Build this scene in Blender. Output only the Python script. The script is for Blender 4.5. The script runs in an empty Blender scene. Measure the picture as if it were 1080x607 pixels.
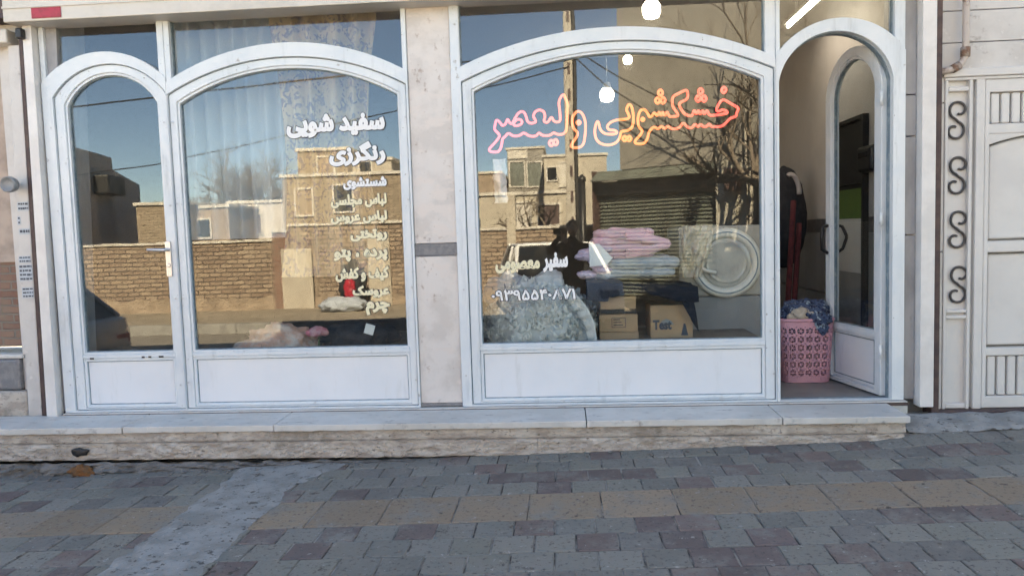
import bpy, bmesh, math, random
from mathutils import Vector, Matrix, noise
rnd = random.Random(7)
S = bpy.context.scene
COL = S.collection

# ------------------------------------------------------------------ camera
F_PX, CAM_D, CAM_Z = 790.0, 5.2, 1.43
YAW, PITCH, ROLL = map(math.radians, (4.0, 4.2, 1.8))
fw = Vector((-math.sin(YAW)*math.cos(PITCH), math.cos(YAW)*math.cos(PITCH), -math.sin(PITCH)))
rt = Vector((math.cos(YAW), math.sin(YAW), 0))
up = rt.cross(fw)
CR = rt*math.cos(ROLL) - up*math.sin(ROLL)
CU = up*math.cos(ROLL) + rt*math.sin(ROLL)
CC = Vector((0, -CAM_D, CAM_Z))
cam = bpy.data.objects.new('camera', bpy.data.cameras.new('camera'))
COL.objects.link(cam)
cam.data.sensor_width = 36
cam.data.sensor_fit = 'HORIZONTAL'
cam.data.lens = F_PX/1080*36
cam.data.clip_start = .05
cam.data.clip_end = 600
M4 = Matrix((CR, CU, -fw)).transposed().to_4x4()
M4.translation = CC
cam.matrix_world = M4
S.camera = cam

# ------------------------------------------------------------------ light
SUN_EL, SUN_AZ = math.radians(36), math.radians(8)     # azimuth from +y towards +x
sd = Vector((math.sin(SUN_AZ)*math.cos(SUN_EL), math.cos(SUN_AZ)*math.cos(SUN_EL), math.sin(SUN_EL)))
W = bpy.data.worlds.new('World'); S.world = W; W.use_nodes = True
wn = W.node_tree
sky = wn.nodes.new('ShaderNodeTexSky'); sky.sky_type = 'NISHITA'; sky.sun_disc = False
sky.sun_elevation = SUN_EL; sky.sun_rotation = SUN_AZ
sky.altitude = 2500; sky.air_density = 1.0; sky.dust_density = .05; sky.ozone_density = 3.5
wn.links.new(sky.outputs[0], wn.nodes['Background'].inputs[0])
wn.nodes['Background'].inputs[1].default_value = .075
sun = bpy.data.objects.new('sun', bpy.data.lights.new('sun', 'SUN'))
COL.objects.link(sun)
sun.data.energy = 5.0; sun.data.angle = math.radians(.5); sun.data.color = (1, .93, .82)
sun.rotation_euler = sd.to_track_quat('Z', 'Y').to_euler()
sun.location = sd*30
S.view_settings.view_transform = 'Standard'
S.view_settings.look = 'None'
S.view_settings.gamma = 1
S.view_settings.exposure = 3.05
S.view_settings.use_white_balance = True
S.view_settings.white_balance_temperature = 8500
S.view_settings.white_balance_tint = 8
S.cycles.max_bounces = 10
S.cycles.transparent_max_bounces = 24
S.cycles.sample_clamp_indirect = 6
S.cycles.use_denoising = True
S.cycles.denoising_prefilter = 'FAST'
S.cycles.caustics_reflective = False
S.cycles.caustics_refractive = False

# ------------------------------------------------------------------ helpers
def ray(px, py):
    return fw*F_PX + CR*(px-540) - CU*(py-303.5)
def P(px, py, Y=0.0):
    """photo pixel -> point on the vertical plane y = Y"""
    d = ray(px, py); return CC + d*((Y+CAM_D)/d.y)
def G(px, py, Z=0.0):
    d = ray(px, py); return CC + d*((Z-CAM_Z)/d.z)
def MR(px, py, Y):
    """seen mirrored in the shop glass -> real point across the street at y = -Y"""
    p = P(px, py, Y-.02); return Vector((p.x, -Y, p.z))

class MB:
    def __init__(s, xf=None): s.v = []; s.f = []; s.xf = xf; s.m = []; s.c = []; s.cur = None
    def V(s, p):
        p = Vector(p)
        if s.xf: p = s.xf @ p
        s.v.append(p); return len(s.v)-1
    def F(s, idx): s.f.append(tuple(idx)); s.c.append(s.cur)
    def box(s, x0, x1, y0, y1, z0, z1):
        i = [s.V(p) for p in ((x0,y0,z0),(x1,y0,z0),(x1,y1,z0),(x0,y1,z0),(x0,y0,z1),(x1,y0,z1),(x1,y1,z1),(x0,y1,z1))]
        for q in ((0,3,2,1),(4,5,6,7),(0,1,5,4),(1,2,6,5),(2,3,7,6),(3,0,4,7)): s.F([i[k] for k in q])
        return s
    def hexa(s, front, back):
        """front quad (4 pts ccw seen from front) and back quad"""
        i = [s.V(p) for p in list(front)+list(back)]
        for q in ((0,1,2,3),(7,6,5,4),(0,4,5,1),(1,5,6,2),(2,6,7,3),(3,7,4,0)): s.F([i[k] for k in q])
        return s
    def prism(s, poly, y0, y1):
        """poly of (x,z) ccw seen from -y; solid from y0 (front) to y1"""
        n = len(poly)
        a = [s.V((x, y0, z)) for x, z in poly]; b = [s.V((x, y1, z)) for x, z in poly]
        s.F(a); s.F(b[::-1])
        for k in range(n): s.F((a[k], b[k], b[(k+1) % n], a[(k+1) % n]))
        return s
    def ring(s, outer, inner, y0, y1):
        n = len(outer)
        a = [s.V((x, y0, z)) for x, z in outer]; b = [s.V((x, y0, z)) for x, z in inner]
        c = [s.V((x, y1, z)) for x, z in outer]; d = [s.V((x, y1, z)) for x, z in inner]
        for k in range(n):
            j = (k+1) % n
            s.F((a[k], a[j], b[j], b[k])); s.F((c[j], c[k], d[k], d[j]))
            s.F((a[j], a[k], c[k], c[j])); s.F((b[k], b[j], d[j], d[k]))
        return s
    def tube(s, pts, r, n=8, closed=False, cap=True):
        pts = [Vector(p) for p in pts]; L = len(pts)
        rr = r if hasattr(r, '__len__') else [r]*L
        rings = []; prev = None
        for k in range(L):
            if closed: t = pts[(k+1) % L]-pts[k-1]
            else: t = pts[min(k+1, L-1)]-pts[max(k-1, 0)]
            if t.length < 1e-9: t = Vector((0, 0, 1))
            t.normalize()
            if prev is None:
                a = Vector((0, 0, 1)) if abs(t.z) < .9 else Vector((1, 0, 0))
            else: a = prev
            nx = (a - t*a.dot(t))
            if nx.length < 1e-6: nx = t.orthogonal()
            nx.normalize(); prev = nx; ny = t.cross(nx)
            rings.append([s.V(pts[k]+(nx*math.cos(2*math.pi*i/n)+ny*math.sin(2*math.pi*i/n))*rr[k]) for i in range(n)])
        for k in range(L if closed else L-1):
            A, B = rings[k], rings[(k+1) % L]
            for i in range(n): s.F((A[i], A[(i+1) % n], B[(i+1) % n], B[i]))
        if cap and not closed: s.F(rings[0][::-1]); s.F(rings[-1])
        return s
    def lathe(s, c, prof, n=24, axis='Z'):
        c = Vector(c); rings = []
        for r, h in prof:
            ring = []
            for i in range(n):
                a = 2*math.pi*i/n
                if axis == 'Z': p = Vector((r*math.cos(a), r*math.sin(a), h))
                elif axis == 'Y': p = Vector((r*math.cos(a), h, r*math.sin(a)))
                else: p = Vector((h, r*math.cos(a), r*math.sin(a)))
                ring.append(s.V(c+p))
            rings.append(ring)
        for A, B in zip(rings, rings[1:]):
            for i in range(n): s.F((A[i], A[(i+1) % n], B[(i+1) % n], B[i]))
        s.F(rings[0][::-1]); s.F(rings[-1]); return s
    def grid(s, fn, nu, nv):
        I = [[s.V(fn(u/nu, v/nv)) for u in range(nu+1)] for v in range(nv+1)]
        for v in range(nv):
            for u in range(nu): s.F((I[v][u], I[v][u+1], I[v+1][u+1], I[v+1][u]))
        return s
    def blob(s, c, r, sub=4, amp=.12, sc=3, seed=0, flat=None, octv=4, sq=1.0):
        bm = bmesh.new(); bmesh.ops.create_icosphere(bm, subdivisions=sub, radius=1)
        c = Vector(c); r = Vector(r); base = len(s.v)
        for v in bm.verts:
            d = v.co.normalized()
            if sq != 1.0:
                d = Vector([math.copysign(abs(q)**sq, q) for q in d])
            k = 1+amp*noise.fractal(Vector((d.x*sc*r.x*4, d.y*sc*r.y*4, d.z*sc*r.z*4))+Vector((seed*7.1, seed*3.3, seed)), 1.0, 2.0, octv)
            p = c+Vector((d.x*r.x*k, d.y*r.y*k, d.z*r.z*k))
            if flat is not None and p.z < flat: p.z = flat
            s.V(p)
        for f in bm.faces: s.F([base+v.index for v in f.verts])
        bm.free(); return s
    def build(s, name, mat, parent=None, smooth=False, bevel=0, sub=0, solid=0, seg=2, disp=None, norm=True):
        me = bpy.data.meshes.new(name)
        loc = Vector((0, 0, 0))
        pv = parent
        while pv is not None:
            loc += pv.location; pv = pv.parent
        if parent is None and s.v:
            lo = Vector([min(v[k] for v in s.v) for k in range(3)]); hi = Vector([max(v[k] for v in s.v) for k in range(3)])
            loc = Vector(((lo.x+hi.x)/2, (lo.y+hi.y)/2, lo.z))
        me.from_pydata([tuple(v-loc) for v in s.v], [], s.f)
        if any(c is not None for c in s.c):
            at = me.color_attributes.new('tint', 'FLOAT_COLOR', 'CORNER')
            k = 0
            for fi, f in enumerate(s.f):
                c = s.c[fi] or (1, 1, 1)
                for _ in f: at.data[k].color = (*c, 1); k += 1
        if norm:
            bm = bmesh.new(); bm.from_mesh(me)
            bmesh.ops.recalc_face_normals(bm, faces=bm.faces); bm.to_mesh(me); bm.free()
        if smooth: me.polygons.foreach_set('use_smooth', [True]*len(me.polygons))
        o = bpy.data.objects.new(name, me); COL.objects.link(o)
        me.materials.append(mat)
        if parent is None: o.location = loc
        else: o.parent = parent
        if solid: md = o.modifiers.new('s', 'SOLIDIFY'); md.thickness = solid; md.offset = 0
        if sub: md = o.modifiers.new('d', 'SUBSURF'); md.levels = sub; md.render_levels = sub
        if bevel:
            md = o.modifiers.new('b', 'BEVEL'); md.width = bevel; md.segments = seg; md.limit_method = 'ANGLE'; md.angle_limit = .6
        return o

def tag(o, label=None, cat=None, group=None, kind=None):
    if label: o['label'] = label
    if cat: o['category'] = cat
    if group: o['group'] = group
    if kind: o['kind'] = kind
    return o
def thing(name, loc, label, cat, group=None):
    o = bpy.data.objects.new(name, None); COL.objects.link(o); o.location = loc
    o.empty_display_size = .1
    return tag(o, label, cat, group)

def arch(x0, x1, z0, zs, za, n=28):
    """closed outline, ccw seen from the street: two lower corners and a segmental arch"""
    w = (x1-x0)/2; h = za-zs; R = (w*w+h*h)/(2*h); cz = za-R; cx = (x0+x1)/2
    a0 = math.asin(min(1, w/R)) if h <= w else math.pi-math.asin(w/R)
    pts = [(x0, z0), (x1, z0)]
    for i in range(n+1):
        a = a0-2*a0*i/n
        pts.append((cx+R*math.sin(a), cz+R*math.cos(a)))
    return pts
def rect(x0, x1, z0, z1): return [(x0, z0), (x1, z0), (x1, z1), (x0, z1)]

# ------------------------------------------------------------------ materials
def newmat(name):
    m = bpy.data.materials.new(name); m.use_nodes = True
    nt = m.node_tree; return m, nt, nt.nodes['Principled BSDF']
def N(nt, t, **kw):
    n = nt.nodes.new(t)
    for k, v in kw.items():
        if hasattr(n, k): setattr(n, k, v)
        else: n.inputs[k].default_value = v
    return n
def mixc(nt, fac, a, b, mode='MIX'):
    n = nt.nodes.new('ShaderNodeMix'); n.data_type = 'RGBA'; n.blend_type = mode
    for sock, val in ((0, fac), (6, a), (7, b)):
        if hasattr(val, 'is_linked'): nt.links.new(val, n.inputs[sock])
        elif sock == 0: n.inputs[0].default_value = val
        else: n.inputs[sock].default_value = (*val, 1)
    return n.outputs[2]
def ramp(nt, src, a, b):
    n = nt.nodes.new('ShaderNodeMapRange'); n.clamp = True; n.interpolation_type = 'SMOOTHSTEP'
    n.inputs[1].default_value = a; n.inputs[2].default_value = b
    nt.links.new(src, n.inputs[0]); return n.outputs[0]
def nz(nt, scale, detail=6, rough=.6, stretch=None, dist=0, coord='pos'):
    n = nt.nodes.new('ShaderNodeTexNoise'); n.inputs['Scale'].default_value = scale
    n.inputs['Detail'].default_value = detail; n.inputs['Roughness'].default_value = rough; n.inputs['Distortion'].default_value = dist
    g = nt.nodes.new('ShaderNodeNewGeometry') if coord == 'pos' else nt.nodes.new('ShaderNodeTexCoord')
    src = g.outputs['Position'] if coord == 'pos' else g.outputs['Object']
    if stretch:
        mp = nt.nodes.new('ShaderNodeVectorMath'); mp.operation = 'MULTIPLY'; mp.inputs[1].default_value = stretch
        nt.links.new(src, mp.inputs[0]); src = mp.outputs[0]
    nt.links.new(src, n.inputs['Vector']); return n.outputs['Fac']
def bump(nt, bs, h, strength=.3, dist=.01):
    b = nt.nodes.new('ShaderNodeBump'); b.inputs['Strength'].default_value = strength; b.inputs['Distance'].default_value = dist
    nt.links.new(h, b.inputs['Height']); nt.links.new(b.outputs[0], bs.inputs['Normal'])
def mat(name, c, c2=None, sc=6, lo=.4, hi=.65, rough=.6, bs=0, bsc=40, bd=.01, spots=None, metal=0, stretch=None, spec=None, sheen=0, trans=0):
    m, nt, p = newmat(name)
    col = c
    if c2: col = mixc(nt, ramp(nt, nz(nt, sc, stretch=stretch), lo, hi), c, c2)
    if spots:
        for sc3, a, b, cc, st in spots:
            col = mixc(nt, ramp(nt, nz(nt, sc3, 8, .65, st), a, b), col, cc)
    if hasattr(col, 'is_linked'): nt.links.new(col, p.inputs['Base Color'])
    else: p.inputs['Base Color'].default_value = (*col, 1)
    p.inputs['Roughness'].default_value = rough; p.inputs['Metallic'].default_value = metal
    if spec is not None: p.inputs['Specular IOR Level'].default_value = spec
    if sheen: p.inputs['Sheen Weight'].default_value = sheen
    if trans: p.inputs['Transmission Weight'].default_value = trans
    if bs: bump(nt, p, nz(nt, bsc, 8, .6), bs, bd)
    return m
def emit(name, c, s):
    m, nt, p = newmat(name)
    p.inputs['Base Color'].default_value = (*c, 1)
    p.inputs['Emission Color'].default_value = (*c, 1); p.inputs['Emission Strength'].default_value = s
    return m
def brickmat(name, c1, c2, mortar, w=.23, h=.07, axis='X', dirt=(.25, .2, .15), rough=.9, mort=.008):
    m, nt, p = newmat(name)
    g = nt.nodes.new('ShaderNodeNewGeometry')
    sep = nt.nodes.new('ShaderNodeSeparateXYZ'); nt.links.new(g.outputs['Position'], sep.inputs[0])
    ad = nt.nodes.new('ShaderNodeMath'); ad.operation = 'ADD'
    nt.links.new(sep.outputs[0], ad.inputs[0]); nt.links.new(sep.outputs[1], ad.inputs[1])
    cb = nt.nodes.new('ShaderNodeCombineXYZ'); nt.links.new(ad.outputs[0], cb.inputs[0]); nt.links.new(sep.outputs[2], cb.inputs[1])
    dn = nt.nodes.new('ShaderNodeTexNoise'); dn.inputs['Scale'].default_value = 6; nt.links.new(cb.outputs[0], dn.inputs['Vector'])
    mx = nt.nodes.new('ShaderNodeVectorMath'); mx.operation = 'MULTIPLY_ADD'; mx.inputs[1].default_value = (.015, .03, 0)
    nt.links.new(dn.outputs['Color'], mx.inputs[0]); nt.links.new(cb.outputs[0], mx.inputs[2])
    b = nt.nodes.new('ShaderNodeTexBrick'); nt.links.new(mx.outputs[0], b.inputs['Vector'])
    b.inputs['Scale'].default_value = 1; b.inputs['Brick Width'].default_value = w; b.inputs['Row Height'].default_value = h
    b.inputs['Mortar Size'].default_value = mort; b.inputs['Mortar Smooth'].default_value = .3
    b.inputs['Color1'].default_value = (*c1, 1); b.inputs['Color2'].default_value = (*c2, 1); b.inputs['Mortar'].default_value = (*mortar, 1)
    col = mixc(nt, ramp(nt, nz(nt, 1.3, 8, .7), .5, .75), b.outputs['Color'], dirt)
    nt.links.new(col, p.inputs['Base Color']); p.inputs['Roughness'].default_value = rough
    inv = nt.nodes.new('ShaderNodeMath'); inv.operation = 'SUBTRACT'; inv.inputs[0].default_value = 1; nt.links.new(b.outputs['Fac'], inv.inputs[1])
    bump(nt, p, inv.outputs[0], .8, .02)
    return m
def glassmat(name, base=.05, tint=(.93, .96, .96), wav=0.0):
    m, nt, p = newmat(name); nt.nodes.remove(p)
    out = nt.nodes['Material Output']
    tr = N(nt, 'ShaderNodeBsdfTransparent'); tr.inputs[0].default_value = (*tint, 1)
    gl = N(nt, 'ShaderNodeBsdfGlossy'); gl.inputs['Roughness'].default_value = 0; gl.inputs[0].default_value = (1, 1, 1, 1)
    lw = N(nt, 'ShaderNodeLayerWeight'); lw.inputs[0].default_value = .5
    pw = N(nt, 'ShaderNodeMath'); pw.operation = 'POWER'; pw.inputs[1].default_value = 5; nt.links.new(lw.outputs['Facing'], pw.inputs[0])
    ma = N(nt, 'ShaderNodeMath'); ma.operation = 'MULTIPLY_ADD'; ma.inputs[1].default_value = 1-base; ma.inputs[2].default_value = base
    nt.links.new(pw.outputs[0], ma.inputs[0])
    mx = N(nt, 'ShaderNodeMixShader'); nt.links.new(ma.outputs[0], mx.inputs[0])
    nt.links.new(tr.outputs[0], mx.inputs[1]); nt.links.new(gl.outputs[0], mx.inputs[2]); nt.links.new(mx.outputs[0], out.inputs[0])
    if wav:
        b = nt.nodes.new('ShaderNodeBump'); b.inputs['Strength'].default_value = wav; b.inputs['Distance'].default_value = .002
        nt.links.new(nz(nt, 1.6, 1, .4), b.inputs['Height']); nt.links.new(b.outputs[0], gl.inputs['Normal'])
    return m

M = {}
M['paint'] = mat('white_paint', (.71, .745, .76), (.64, .69, .72), 3, rough=.36, bs=.06, bsc=18,
                 spots=[(5, .52, .8, (.50, .53, .54), (2.5, 1, .35)), (38, .66, .70, (.30, .27, .24), None), (12, .66, .72, (.44, .43, .41), None)])
M['panel'] = mat('white_panel_paint', (.76, .78, .80), (.72, .745, .77), 2, rough=.35, bs=.05, bsc=6,
                 spots=[(4, .55, .8, (.62, .63, .63), (2, 1, .4)), (45, .73, .78, (.35, .3, .27), None)])
M['gasket'] = mat('grey_gasket', (.16, .22, .26), (.28, .34, .36), 20, rough=.6)
M['glass'] = glassmat('window_glass', .052, wav=.25)
M['marble'] = mat('pink_beige_marble', (.69, .64, .60), (.60, .55, .51), 5, .42, .62, rough=.45, bs=.05, bsc=30,
                  spots=[(14, .60, .72, (.40, .32, .27), None), (3, .52, .6, (.70, .63, .58), (1, 1, 2)), (60, .66, .72, (.25, .19, .15), None), (2.2, .62, .66, (.42, .36, .31), (1, 1, .5))])
M['grey_marble'] = mat('grey_marble', (.36, .355, .36), (.26, .255, .26), 4, rough=.5, bs=.06, stretch=(1, 1, .4),
                  spots=[(7, .6, .75, (.26, .22, .2), (1, 1, .4)), (50, .7, .76, (.2, .15, .12), None)])
M['stripe'] = mat('dark_grey_stone', (.17, .17, .18), (.24, .23, .23), 30, rough=.5)
M['rail'] = mat('cream_rail_paint', (.74, .71, .68), (.66, .63, .60), 4, rough=.4, spots=[(30, .70, .76, (.3, .24, .2), None)])
M['brown'] = mat('dark_brown_metal', (.06, .035, .035), (.10, .06, .05), 12, rough=.6)
M['housing'] = mat('cream_housing', (.62, .58, .52), (.55, .51, .45), 3, rough=.5)
M['red'] = mat('red_plate', (.42, .02, .04), (.32, .02, .03), 20, rough=.4)
M['tread'] = mat('worn_white_stone', (.56, .54, .50), (.66, .64, .60), 3, rough=.55, bs=.1,
                 spots=[(9, .56, .72, (.33, .31, .29), (1, 2, 1)), (40, .68, .75, (.2, .17, .14), None)])
M['riser'] = mat('travertine_riser', (.50, .44, .375), (.38, .32, .27), 7, .42, .6, rough=.85, bs=.6, bsc=45, stretch=(1, 1, 2.5),
                 spots=[(5, .50, .66, (.58, .53, .47), (1, 1, 2)), (26, .58, .66, (.22, .175, .14), (1, 1, 2.2)), (2.5, .55, .7, (.26, .22, .18), None), (70, .63, .69, (.15, .12, .1), None)])
M['footing'] = mat('rough_concrete', (.22, .205, .19), (.14, .125, .11), 10, rough=.95, bs=1, bsc=25, bd=.03)
M['rust'] = mat('rust_stain', (.24, .10, .035), (.13, .075, .04), 30, rough=.95, bs=.6)
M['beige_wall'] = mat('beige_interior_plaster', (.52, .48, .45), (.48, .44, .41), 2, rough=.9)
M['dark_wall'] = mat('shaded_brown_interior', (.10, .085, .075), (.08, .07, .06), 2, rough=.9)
M['tile_band'] = mat('dark_tile_band', (.10, .09, .09), (.15, .13, .13), 12, rough=.3)
M['wall_tile'] = mat('grey_wall_tile', (.27, .27, .27), (.22, .22, .22), 3, rough=.35)
M['floor'] = mat('grey_floor_tile', (.24, .23, .22), (.18, .172, .165), 3, rough=.5)
M['ceil'] = mat('ceiling_white', (.5, .47, .43), rough=.9)
M['black'] = mat('black_plastic', (.012, .012, .013), rough=.45)
M['dark'] = mat('dark_cloth', (.02, .02, .024), (.03, .03, .034), 20, rough=.95)
M['chrome'] = mat('steel', (.55, .55, .56), rough=.3, metal=.8)
M['vinyl'] = mat('white_vinyl', (.85, .85, .84), rough=.5)
M['vinyl_cream'] = mat('cream_vinyl', (.85, .77, .52), rough=.5)
M['vinyl_dark'] = mat('dark_vinyl_outline', (.05, .055, .07), rough=.5)
M['ledge'] = mat('grey_brown_ledge', (.17, .145, .12), (.12, .10, .085), 8, rough=.7)
M['gate'] = mat('cream_gate_paint', (.66, .635, .605), (.60, .575, .55), 2, rough=.45, bs=.05, bsc=10,
                spots=[(4, .6, .85, (.58, .54, .5), (1, 1, .3)), (45, .71, .77, (.3, .24, .2), None)])
M['iron'] = mat('dark_wrought_iron', (.05, .045, .045), (.08, .07, .065), 30, rough=.5)
M['cladding'] = mat('white_marble_cladding', (.60, .57, .54), (.50, .47, .44), 3, rough=.45, bs=.05,
                    spots=[(6, .60, .68, (.40, .36, .33), (1, 1, 1.5)), (12, .62, .7, (.66, .63, .6), None)])
M['rustpipe'] = mat('rusted_coupling', (.20, .11, .07), (.36, .30, .26), 25, rough=.9, bs=.4)
M['pipe'] = mat('rusty_cream_pipe', (.52, .45, .40), (.22, .13, .09), 14, .5, .68, rough=.7)
M['plaster'] = mat('peach_plaster', (.50, .40, .33), (.36, .28, .23), 4, rough=.95, bs=.4, bsc=20)
M['paper'] = mat('paper_sticker', (.50, .53, .56), rough=.8)
M['ink'] = mat('sticker_ink', (.07, .08, .10), rough=.8)
M['red_brick'] = brickmat('weathered_red_brick', (.22, .11, .08), (.30, .18, .13), (.24, .20, .17), .2, .06)
# street opposite
M['tan_brick'] = brickmat('tan_brick', (.36, .275, .205), (.25, .18, .135), (.09, .07, .056), .27, .095, dirt=(.31, .245, .185), mort=.013)
M['house_brick'] = brickmat('yellow_brick', (.37, .295, .215), (.30, .235, .17), (.22, .18, .145), .24, .075, dirt=(.32, .255, .19))
M['mud'] = mat('mud_plaster', (.36, .28, .21), (.26, .2, .15), 3, rough=.95, bs=.6, bsc=14, bd=.03)
M['cream_plaster'] = mat('cream_plaster', (.48, .43, .355), (.42, .37, .305), 2, rough=.9)
M['grey_plaster'] = mat('grey_plaster', (.60, .55, .49), (.52, .48, .43), 2, rough=.9)
M['concrete_wall'] = mat('bare_cement_wall', (.29, .268, .235), (.245, .228, .20), 1.2, rough=.9, bs=.2,
                         spots=[(3, .58, .72, (.21, .195, .17), None)])
M['stone_pier'] = mat('mottled_stone', (.50, .47, .40), (.30, .28, .23), 5, rough=.7, stretch=(1, 1, .6))
M['shutter'] = mat('green_grey_shutter', (.15, .165, .14), (.11, .115, .10), 4, rough=.5, stretch=(1, 1, .2))
M['coping'] = mat('pale_coping', (.62, .58, .52), (.5, .46, .4), 6, rough=.8)
M['pole'] = mat('concrete_pole', (.46, .42, .36), (.38, .34, .29), 6, rough=.9)
M['bark'] = mat('grey_bark', (.14, .11, .085), (.2, .165, .13), 15, rough=.95)
M['wire'] = mat('black_cable', (.02, .02, .02), rough=.7)
M['car_white'] = mat('white_car_paint', (.78, .78, .78), rough=.4)
M['car_grey'] = mat('grey_car_paint', (.42, .42, .42), rough=.25)
M['car_glass'] = mat('dark_car_glass', (.015, .017, .02), rough=.05)
M['tyre'] = mat('black_rubber', (.02, .02, .02), rough=.9)
M['skin'] = mat('skin', (.42, .26, .19), rough=.6)
M['asphalt'] = mat('dusty_asphalt', (.25, .225, .195), (.19, .172, .15), 20, rough=.95, bs=.5, bsc=120)
M['earth'] = mat('dusty_ground', (.34, .285, .22), (.27, .225, .17), 1.5, rough=.95, bs=.4, bsc=30)
M['kerb'] = mat('kerb_concrete', (.30, .29, .27), (.22, .21, .2), 6, rough=.9, bs=.3)
# goods
M['tulle'] = mat('white_lace', (.80, .81, .79), (.72, .74, .72), 60, rough=.9, bs=.8, bsc=90, bd=.006)
M['gap_shade'] = mat('ruffle_gap_shade', (.58, .59, .57), (.50, .515, .50), 12, rough=.9)  # greyer than the lace: shade between the ruffles put into the skirt colour
M['satin'] = mat('grey_satin', (.42, .46, .50), (.55, .57, .58), 8, rough=.4)
M['sheer'] = None
M['appliance_dull'] = mat('dull_enamel', (.42, .385, .33), (.36, .33, .28), 4, rough=.5)
M['porthole'] = mat('pale_drum_window', (.52, .49, .42), (.42, .39, .34), 6, rough=.12)
M['card'] = mat('brown_cardboard', (.46, .30, .18), (.41, .265, .155), 5, rough=.85)
M['tape'] = mat('black_tape', (.02, .02, .02), rough=.4)
M['pink'] = mat('pink_fleece', (.80, .46, .54), (.70, .46, .54), 14, rough=.95, bs=.8, bsc=160, bd=.006, sheen=.4)
M['lilac'] = mat('lilac_satin', (.62, .48, .60), (.74, .62, .70), 10, rough=.55)
M['quilt'] = mat('grey_blue_quilt', (.44, .48, .53), (.35, .39, .45), 10, rough=.95, bs=.9, bsc=120, bd=.008)
M['navy'] = None
M['appliance'] = mat('cream_enamel', (.76, .72, .63), rough=.35)
M['appliance_grey'] = mat('grey_enamel', (.25, .255, .26), rough=.4)
M['basket'] = mat('pink_plastic', (.58, .31, .38), (.54, .28, .35), 3, rough=.4)
M['rug'] = mat('dark_red_rug', (.10, .018, .022), (.06, .012, .015), 20, rough=.95, bs=.6, bsc=150)
M['peach'] = mat('peach_cloth', (.55, .30, .22), (.60, .50, .44), 8, rough=.9, bs=.5, bsc=40)
M['flower'] = mat('pink_petal', (.55, .16, .20), (.62, .36, .36), 18, rough=.7)
M['green'] = mat('green_panel', (.10, .16, .04), rough=.5)
M['white_panel'] = mat('white_cabinet', (.6, .58, .55), rough=.4)

def pattern_mat(name, base, dark, light):
    m, nt, p = newmat(name)
    tc = nt.nodes.new('ShaderNodeNewGeometry')
    v = nt.nodes.new('ShaderNodeTexVoronoi'); v.inputs['Scale'].default_value = 38; nt.links.new(tc.outputs['Position'], v.inputs['Vector'])
    c = mixc(nt, ramp(nt, v.outputs['Distance'], .25, .5), dark, base)
    c = mixc(nt, ramp(nt, nz(nt, 30, 3), .58, .63), c, light)
    nt.links.new(c, p.inputs['Base Color']); p.inputs['Roughness'].default_value = .9
    return m
M['blue_print'] = pattern_mat('blue_patterned_cloth', (.05, .08, .15), (.015, .02, .05), (.28, .36, .42))

def ribbed(name, c1, c2, scale):
    m, nt, p = newmat(name)
    g = nt.nodes.new('ShaderNodeNewGeometry')
    w = nt.nodes.new('ShaderNodeTexWave'); w.bands_direction = 'X'; w.inputs['Scale'].default_value = scale; w.inputs['Distortion'].default_value = .6
    nt.links.new(g.outputs['Position'], w.inputs['Vector'])
    nt.links.new(mixc(nt, w.outputs['Fac'], c1, c2), p.inputs['Base Color'])
    p.inputs['Roughness'].default_value = .95; bump(nt, p, w.outputs['Fac'], .8, .008)
    return m
M['navy'] = ribbed('navy_ribbed_knit', (.006, .008, .018), (.018, .022, .04), 40)

def curtain_mat(name, col, alpha, pat=None):
    m, nt, p = newmat(name); out = nt.nodes['Material Output']
    c = col; a = None
    if pat:
        f = ramp(nt, nz(nt, 17, 2.5, .5, dist=1.2, coord='obj'), .50, .56)
        f2 = nt.nodes.new('ShaderNodeMath'); f2.operation = 'MULTIPLY'; nt.links.new(f, f2.inputs[0]); nt.links.new(ramp(nt, nz(nt, 5, 3, coord='obj'), .40, .5), f2.inputs[1])
        c = mixc(nt, f2.outputs[0], col, pat)
    d = N(nt, 'ShaderNodeBsdfDiffuse'); t = N(nt, 'ShaderNodeBsdfTranslucent')
    for s_ in (d, t):
        if hasattr(c, 'is_linked'): nt.links.new(c, s_.inputs[0])
        else: s_.inputs[0].default_value = (*c, 1)
    m1 = N(nt, 'ShaderNodeMixShader'); m1.inputs[0].default_value = .35
    nt.links.new(d.outputs[0], m1.inputs[1]); nt.links.new(t.outputs[0], m1.inputs[2])
    tr = N(nt, 'ShaderNodeBsdfTransparent')
    m2 = N(nt, 'ShaderNodeMixShader'); m2.inputs[0].default_value = alpha
    nt.links.new(tr.outputs[0], m2.inputs[1]); nt.links.new(m1.outputs[0], m2.inputs[2]); nt.links.new(m2.outputs[0], out.inputs[0])
    nt.nodes.remove(p)
    return m
M['sheer'] = curtain_mat('sheer_white_curtain', (.80, .81, .82), .85)
M['damask'] = curtain_mat('patterned_curtain', (.78, .60, .40), .97, (.42, .33, .33))
M['plastic'] = None

# paver material: tint attribute + dirt
def paver_mat():
    m, nt, p = newmat('worn_pavers')
    a = nt.nodes.new('ShaderNodeVertexColor'); a.layer_name = 'tint'
    c = mixc(nt, ramp(nt, nz(nt, 4, 9, .75), .44, .70), a.outputs[0], (.235, .222, .20))
    c = mixc(nt, ramp(nt, nz(nt, 45, 6, .75), .54, .66), c, (.075, .068, .062))
    c = mixc(nt, ramp(nt, nz(nt, 24, 7, .75), .62, .66), c, (.40, .385, .36))
    c = mixc(nt, ramp(nt, nz(nt, 9, 7, .75), .62, .67), c, (.07, .055, .045))
    nt.links.new(c, p.inputs['Base Color']); p.inputs['Roughness'].default_value = .78
    bump(nt, p, nz(nt, 70, 8, .65), .35, .006)
    return m
M['paver'] = paver_mat()
M['joint'] = mat('joint_dirt', (.34, .32, .29), (.06, .055, .05), 6, .4, .6, rough=.95, bs=.5, bsc=60)
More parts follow.
